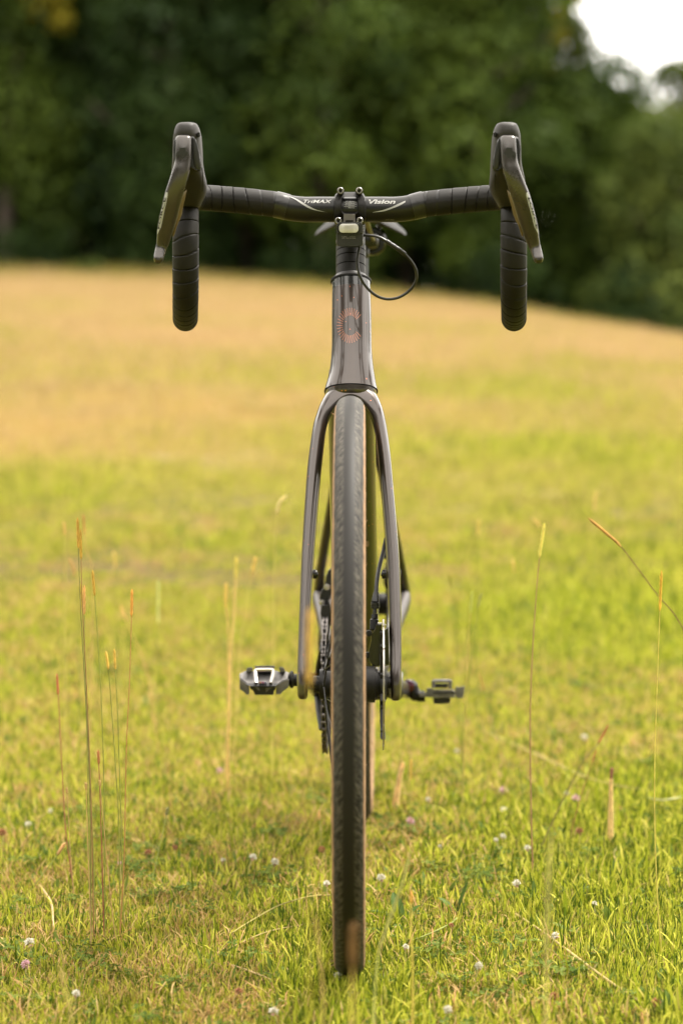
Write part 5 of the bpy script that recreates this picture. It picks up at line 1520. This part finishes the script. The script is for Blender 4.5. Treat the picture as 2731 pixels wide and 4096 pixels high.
# broad leaves
def leaf_blade(b, base, d, L, w, up, droop):
    s = np.cross(d, [0, 0, 1.0]); s /= np.linalg.norm(s)
    q, f = [], []
    for i in range(7):
        t = i / 6
        c = base + d * L * t * math.cos(up) + np.array([0, 0, 1]) * (L * t * math.sin(up) - droop * L * t * t)
        ww = w * math.sin(math.pi * min(.97, .12 + .86 * t)) ** .8
        q += [c - s * ww / 2 + np.array([0, 0, ww * .18]), c - s * ww / 4, c, c + s * ww / 4, c + s * ww / 2 + np.array([0, 0, ww * .18])]
        if i:
            k_ = (i - 1) * 5
            f += [(k_ + j, k_ + j + 1, k_ + j + 6, k_ + j + 5) for j in range(4)]
    b.add(q, f)
for lab, u, v, leaves in (
    ('broad upright plantain leaf among short grass right of the front tyre', 1822, 3680, [(.2, .055, .016, 1.25, .1), (2.6, .045, .013, .9, .3)]),
    ('rosette of grey-green broad leaves close right of the front tyre', 1605, 3720, [(1.9, .06, .017, 1.0, .2), (3.0, .055, .018, .7, .3), (.6, .05, .012, .9, .3), (4.2, .045, .014, .5, .3)]),
    ('small rosette of broad leaves in front of the left clump', 590, 3600, [(.5, .04, .014, .5, .3), (2.5, .04, .016, .4, .3), (4.3, .035, .014, .4, .3)]),
    ('round-leaved rosette right of the long rosette', 2000, 3610, [(.3, .03, .018, .4, .2), (2.2, .03, .016, .5, .2), (4.0, .03, .018, .3, .2)]),
    ('pale broad blade lying in the left turf', 905, 3540, [(.3, .06, .012, .35, .3), (2.3, .05, .010, .5, .3)])):
    p = G(u, v); p[2] = float(terrain(p[0], p[1])) + .004
    o = thing('broadleaf_plant', lab, 'plant', p, 'broad-leaved plants in the turf')
    for a, L, w, up, dr_ in leaves:
        b = MB(); leaf_blade(b, p, np.array([math.cos(a), math.sin(a), 0]), L, w, up, dr_)
        lo_ = b.build('leaf', CM_LEAF, o, angle=80)
        lo_.data.attributes.new('hue', 'FLOAT', 'POINT').data.foreach_set('value', [rng.random()] * len(lo_.data.vertices))

# ================================================================ WOOD BEHIND THE FIELD
def crown_mesh(name, n_blob, n_leaf, seed, shape, dims, bscale=1.0):
    """unit crown: base at z=0, top at z=1, radius about 0.5 (scaled per tree)"""
    r = np.random.default_rng(seed)
    V, hue = [], []
    cs = []
    for i in range(n_blob):
        z = r.uniform(.04, .93)
        env = {'round': math.sin(math.pi * min(1, .18 + .80 * z)) ** .6, 'cone': (1.02 - z) ** .75, 'egg': (math.sin(math.pi * (z * .78 + .2)) ** .8)}[shape]
        a = r.uniform(0, 2 * math.pi); rad = .40 * env * math.sqrt(r.uniform(.15, 1))
        cs.append((rad * math.cos(a), rad * math.sin(a), z, r.uniform(.6, 1.45) * (.7 + .4 * env), r.random()))
    cs = np.array(cs)
    k = r.integers(0, n_blob, n_leaf)
    d = r.normal(0, 1, (n_leaf, 3)); d[:, 2] = d[:, 2] * .8 + .35; d /= np.linalg.norm(d, axis=1)[:, None]
    ctr = cs[k, :3] + d * cs[k, 3:4] * bscale * (.65 + .45 * r.random((n_leaf, 1))) / np.array(dims)
    nrm = d * .8 + r.normal(0, .6, (n_leaf, 3)); nrm /= np.linalg.norm(nrm, axis=1)[:, None]
    return cs, k, ctr, nrm, r
def crown_build(name, seed, shape, H, R, n_blob=80, n_leaf=8000, leaf=(.13, .30), low=0.0):
    cs, k, ctr, nrm, r = crown_mesh(name, n_blob, n_leaf, seed, shape, (2 * R, 2 * R, H), min(1.0, R / 1.8) if H > 1.01 else .11)
    c = ctr * np.array([2 * R, 2 * R, H])
    s1 = np.cross(nrm, r.normal(0, 1, nrm.shape)); s1 /= np.linalg.norm(s1, axis=1)[:, None]; s2 = np.cross(nrm, s1)
    sz = r.uniform(*leaf, (len(c), 1))
    V = np.stack([c - s1 * sz * .5, c + s2 * sz * .33, c + s1 * sz * .5, c - s2 * sz * .33], 1).reshape(-1, 3)
    nL = len(c)
    me = bpy.data.meshes.new(name)
    me.vertices.add(nL * 4); me.vertices.foreach_set('co', V.ravel())
    me.loops.add(nL * 4); me.loops.foreach_set('vertex_index', np.arange(nL * 4, dtype=np.int32))
    me.polygons.add(nL); me.polygons.foreach_set('loop_start', np.arange(0, nL * 4, 4, dtype=np.int32))
    me.update(calc_edges=True)
    h = np.clip(.75 * cs[k, 4] + .35 * r.random(nL) - .05, 0, 1)  # wide tone range per clump imitates lit and shaded foliage
    me.attributes.new('hue', 'FLOAT', 'POINT').data.foreach_set('value', np.repeat(h, 4))
    return me
LEAF = {
    'dark': leafy('dark_green_leaves', (.009, .020, .006), (.040, .070, .016), trans=.28),
    'mid': leafy('mid_green_leaves', (.016, .034, .007), (.088, .130, .020), trans=.30),
    'olive': leafy('olive_leaves', (.022, .036, .007), (.110, .130, .019), trans=.30),
    'yellow': leafy('sunlit_yellow_leaves', (.12, .115, .014), (.36, .31, .032), trans=.32),
    'light': leafy('light_green_leaves', (.036, .060, .014), (.140, .175, .036), trans=.3),
}
BARK = mat('grey_brown_bark', (.07, .055, .042), rough=.9, var=.3, vscale=6, bump=.5, bscale=12)
def trunk_geo(H, r0, seed, n_limb=6):
    r = np.random.default_rng(seed)
    b = MB()
    pts = [np.array([0, 0, -.3])]
    for i in range(1, 7):
        pts.append(np.array([r.normal(0, .08 * i / 3), r.normal(0, .08 * i / 3), H * .75 * i / 6]))
    c = catmull(pts, 4)
    b.tube(c, np.linspace(r0, r0 * .25, len(c)), 9)
    for i in range(n_limb):
        j = int(r.integers(len(c) // 4, len(c) - 3)); a = r.uniform(0, 6.28); L = H * r.uniform(.15, .28)
        p = c[j]; q = p + np.array([math.cos(a) * L * .8, math.sin(a) * L * .8, L * .5]); m_ = (p + q) / 2 + np.array([0, 0, -.08 * L])
        b.tube(catmull([p, m_, q], 4), np.linspace(r0 * .42, r0 * .12, 9), 6)
    return b
SHAPES = [('round', 11), ('egg', 12), ('round', 13), ('egg', 14), ('cone', 15)]
def tree(label, ud, d, top_z, R, shape_i, leafk, bottom=.9, group='trees of the wood behind the field', seed=0, patches=()):
    """ud: photo column (2731 wide); d: distance; top_z: height of the crown's top above the bicycle's ground"""
    x = (ud - CU) / F_PX * d; y = CAM[1] + d
    gz = float(terrain(x, y))
    H = top_z - gz
    t = thing('tree', label, 'tree', (x, y, gz), group)
    tb = trunk_geo(H, .10 + .014 * H, 100 + seed)
    tb.v = [np.asarray(v) + np.array([x, y, gz]) for v in tb.v]
    tb.build('trunk', BARK, t)
    sh, sd = SHAPES[shape_i]
    dens = int(1150 * R * (H - bottom) ** .8)
    me = crown_build('crown', sd * 7 + seed, sh, H - bottom, R, n_blob=int(8 + 1.5 * R * H), n_leaf=dens)
    o = link('crown', me, LEAF[leafk], t, (x, y, gz + bottom))
    for (pz, pa, pr) in patches:      # sunlit patches of the crown, put into the colour as yellow sprays
        cs = crown_build('sunlit_spray', seed * 3 + int(pz * 10), 'round', pr * 1.5, pr * .6, 10, int(500 * pr * pr), (.12, .26))
        link('sunlit_spray', cs, LEAF['yellow'], t, (x + math.sin(pa) * R * .75, y - abs(math.cos(pa)) * R * .75, gz + pz))
    return t
D = 1.7417
TREES = [
    ('green tree with a flank coloured sunlit yellow at the left edge', 40, 63.5, 14.5, 3.3, 0, 'mid', .9, ((8.0, .5, 1.3), (6.3, .6, 1.0))),
    ('dark broad tree second from the left edge', 330, 65, 15.5, 3.2, 1, 'dark', .8, ()),
    ('dark tree behind the left brake hood', 700, 62.5, 15.0, 3.2, 2, 'dark', 1.0, ()),
    ('dark-green tree between the left brake hood and the stem', 990, 64.5, 15.5, 2.9, 3, 'mid', .9, ()),
    ('bright green tree behind the middle of the handlebar', 1290, 62.0, 15.0, 3.0, 0, 'mid', 1.1, ()),
    ('dark tree right of the bright green one', 1620, 65.0, 15.5, 2.6, 1, 'dark', .8, ()),
    ('green tree behind the right half of the handlebar', 1880, 63.0, 13.5, 2.6, 2, 'mid', .9, ()),
    ('tall tree with a top coloured sunlit yellow-green beside the gap of sky', 2080, 66.5, 12.4, 2.35, 3, 'olive', .8, ((8.6, -.1, 1.4), (6.6, .3, 1.0), (7.6, .6, 1.0))),
    ('lower green tree right of the right brake hood, below the gap of sky', 2370, 65.0, 8.4, 2.0, 0, 'mid', .7, ()),
    ('light green conical tree at the right edge of the field', 2610, 61.5, 6.6, 1.7, 4, 'light', .3, ()),
    ('taller hazy tree at the right edge rising beyond the gap of sky', 2740, 78, 10.8, 3.0, 0, 'light', .6, ()),
    ('small round tree low in the gap of sky', 2570, 74, 8.3, 2.3, 2, 'olive', .5, ()),
    ('deep green tree in the second row, top left', 180, 72, 17, 3.4, 2, 'dark', .8, ()),
    ('deep green tree in the second row behind the left brake hood', 560, 73, 17, 3.4, 0, 'dark', .8, ()),
    ('deep green tree in the second row left of the stem', 1130, 73, 17, 3.3, 3, 'dark', .8, ()),
    ('deep green tree in the second row right of the stem', 1480, 74, 17, 3.3, 0, 'mid', .8, ()),
    ('deep green tree in the second row behind the right bar tape', 1790, 75, 15.5, 3.2, 2, 'dark', .8, ()),
]
for i, (lab, u, d, tz, R, sh, lk, bt, pt) in enumerate(TREES):
    tree(lab, u, d, tz, R, sh, lk, bt, seed=i, patches=pt)
# shrubs at the dark foot of the wood
for i, (lab, u, d, hgt, R, lk) in enumerate((
    ('low dark shrub at the foot of the wood, far left', 150, 61.5, 1.2, 1.1, 'dark'), ('low dark shrub behind the left drop of the handlebar', 640, 61.5, 1.1, 1.2, 'dark'),
    ('yellow-green tuft of weeds at the field edge left', 370, 60, .55, .7, 'light'), ('low dark shrub behind the stem', 1230, 61, 1.2, 1.2, 'dark'),
    ('yellow-green weeds at the field edge right of the stem', 1480, 60, .5, .8, 'light'), ('dark shrub at the foot of the wood by the right drop', 1980, 61.5, 1.6, 1.3, 'dark'), ('dark spreading shrub at the right edge of the field', 2450, 60.5, 1.5, 1.4, 'dark'))):
    x = (u - CU) / F_PX * d; y = CAM[1] + d; gz = float(terrain(x, y))
    o = thing('shrub', lab, 'shrub', (x, y, gz), 'shrubs at the foot of the wood')
    link('foliage', crown_build('foliage', 300 + i, 'round', hgt, R, 16, int(1500 * R), (.08, .18)), LEAF[lk], o, (x, y, gz))
# dense undergrowth under the trees
ug = []
r = np.random.default_rng(8)
n_u = 70000
ux = r.uniform(-26, 26, n_u); uy = r.uniform(59.5, 80, n_u)
uh = (1.6 + .9 * np.sin(ux * .9) * np.sin(uy * .7 + ux * .3)) * np.clip((uy - 58.5) / 4, .25, 1)
uc = np.column_stack([ux, uy, terrain(ux, uy) + uh * r.random(n_u)])
un = r.normal(0, 1, (n_u, 3)) + np.array([0, -.5, .6]); un /= np.linalg.norm(un, axis=1)[:, None]
s1 = np.cross(un, r.normal(0, 1, un.shape)); s1 /= np.linalg.norm(s1, axis=1)[:, None]; s2 = np.cross(un, s1)
sz = r.uniform(.12, .30, (n_u, 1))
UV_ = np.stack([uc - s1 * sz * .5, uc + s2 * sz * .35, uc + s1 * sz * .5, uc - s2 * sz * .35], 1).reshape(-1, 3)
me = bpy.data.meshes.new('undergrowth')
me.vertices.add(n_u * 4); me.vertices.foreach_set('co', UV_.ravel())
me.loops.add(n_u * 4); me.loops.foreach_set('vertex_index', np.arange(n_u * 4, dtype=np.int32))
me.polygons.add(n_u); me.polygons.foreach_set('loop_start', np.arange(0, n_u * 4, 4, dtype=np.int32))
me.update(calc_edges=True)
me.attributes.new('hue', 'FLOAT', 'POINT').data.foreach_set('value', np.repeat(r.random(n_u), 4))
link('undergrowth', me, LEAF['dark'], kind='stuff')['label'] = 'dark undergrowth below the trees'
# the rest of the wood: one mass, plus unseen trees added for dark reflections
mass = []
r = np.random.default_rng(5)
spots = []
for i in range(22):
    spots.append((r.uniform(-26, 5.5), r.uniform(76, 90), 17.5, 3.6))
for i in range(9): spots.append((r.uniform(-26, -12), r.uniform(58, 72), 15, 3.4))
for i in range(10): spots.append((r.uniform(13, 30), r.uniform(62, 84), 10, 3.4))
for i in range(12): spots.append((7.5 + i * .6, r.uniform(84, 92), 9.4, 2.8))
for a in np.linspace(-72, 72, 22):       # unseen trees added behind the photographer to darken the bicycle's reflections
    spots.append((27 * math.sin(R_(a)) + r.normal(0, .8), -4 - 23 * math.cos(R_(a)) + r.normal(0, 1.2), 17 + r.normal(0, 2.5), 3.6))
for a in np.linspace(-70, 70, 16):  # second unseen row, added to keep those reflections dark
    spots.append((33 * math.sin(R_(a)) + r.normal(0, 1), -5 - 30 * math.cos(R_(a)) + r.normal(0, 2), 20 + r.normal(0, 2.5), 4.4))
for i in range(26): spots.append((r.uniform(-62, -24), r.uniform(46, 84), 15 + r.normal(0, 1.5), 3.8))
for y_ in np.linspace(-12, 40, 14):      # unseen trees added at both sides to darken reflections along tube edges
    spots.append((-20 - .12 * y_ + r.normal(0, 1), y_, 9 + r.normal(0, 1.5), 3.4)); spots.append((29 + r.normal(0, 1), y_, 7.5 + r.normal(0, 1.5), 3.6))
for x_, z_ in ((10.6, 8.6), (11.4, 9.2), (12.5, 10.6), (13.5, 11.6), (14.6, 12.2)): spots.append((x_, 88 + r.normal(0, .6), z_, 2.3))
base_crowns = [crown_build('wood_piece', 500 + j, ('round', 'egg', 'round')[j], 1.0, .5, 60, 4500, (.02, .04)) for j in range(3)]
VV, HH = [], []
for j, (x, y, tz, R) in enumerate(spots):
    bm_ = base_crowns[j % 3]
    v = np.zeros(len(bm_.vertices) * 3); bm_.vertices.foreach_get('co', v); v = v.reshape(-1, 3)
    h = np.zeros(len(bm_.vertices)); bm_.attributes['hue'].data.foreach_get('value', h)
    gz = float(terrain(x, y)); hgt = tz - gz
    a = r.uniform(0, 6.28); ca, sa = math.cos(a), math.sin(a)
    VV.append(np.column_stack([(v[:, 0] * ca - v[:, 1] * sa) * R * 2 + x, (v[:, 0] * sa + v[:, 1] * ca) * R * 2 + y, v[:, 2] * (hgt - .3) + gz + .3])); HH.append(h)
VV = np.concatenate(VV); HH = np.concatenate(HH); nq = len(VV) // 4
me = bpy.data.meshes.new('distant_wood')
me.vertices.add(len(VV)); me.vertices.foreach_set('co', VV.ravel())
me.loops.add(len(VV)); me.loops.foreach_set('vertex_index', np.arange(len(VV), dtype=np.int32))
me.polygons.add(nq); me.polygons.foreach_set('loop_start', np.arange(0, nq * 4, 4, dtype=np.int32))
me.update(calc_edges=True)
me.attributes.new('hue', 'FLOAT', 'POINT').data.foreach_set('value', HH)
for b_ in base_crowns: bpy.data.meshes.remove(b_)
link('distant_wood', me, LEAF['dark'], kind='stuff')['label'] = 'rest of the wood merging into one dark mass, plus added unseen trees'
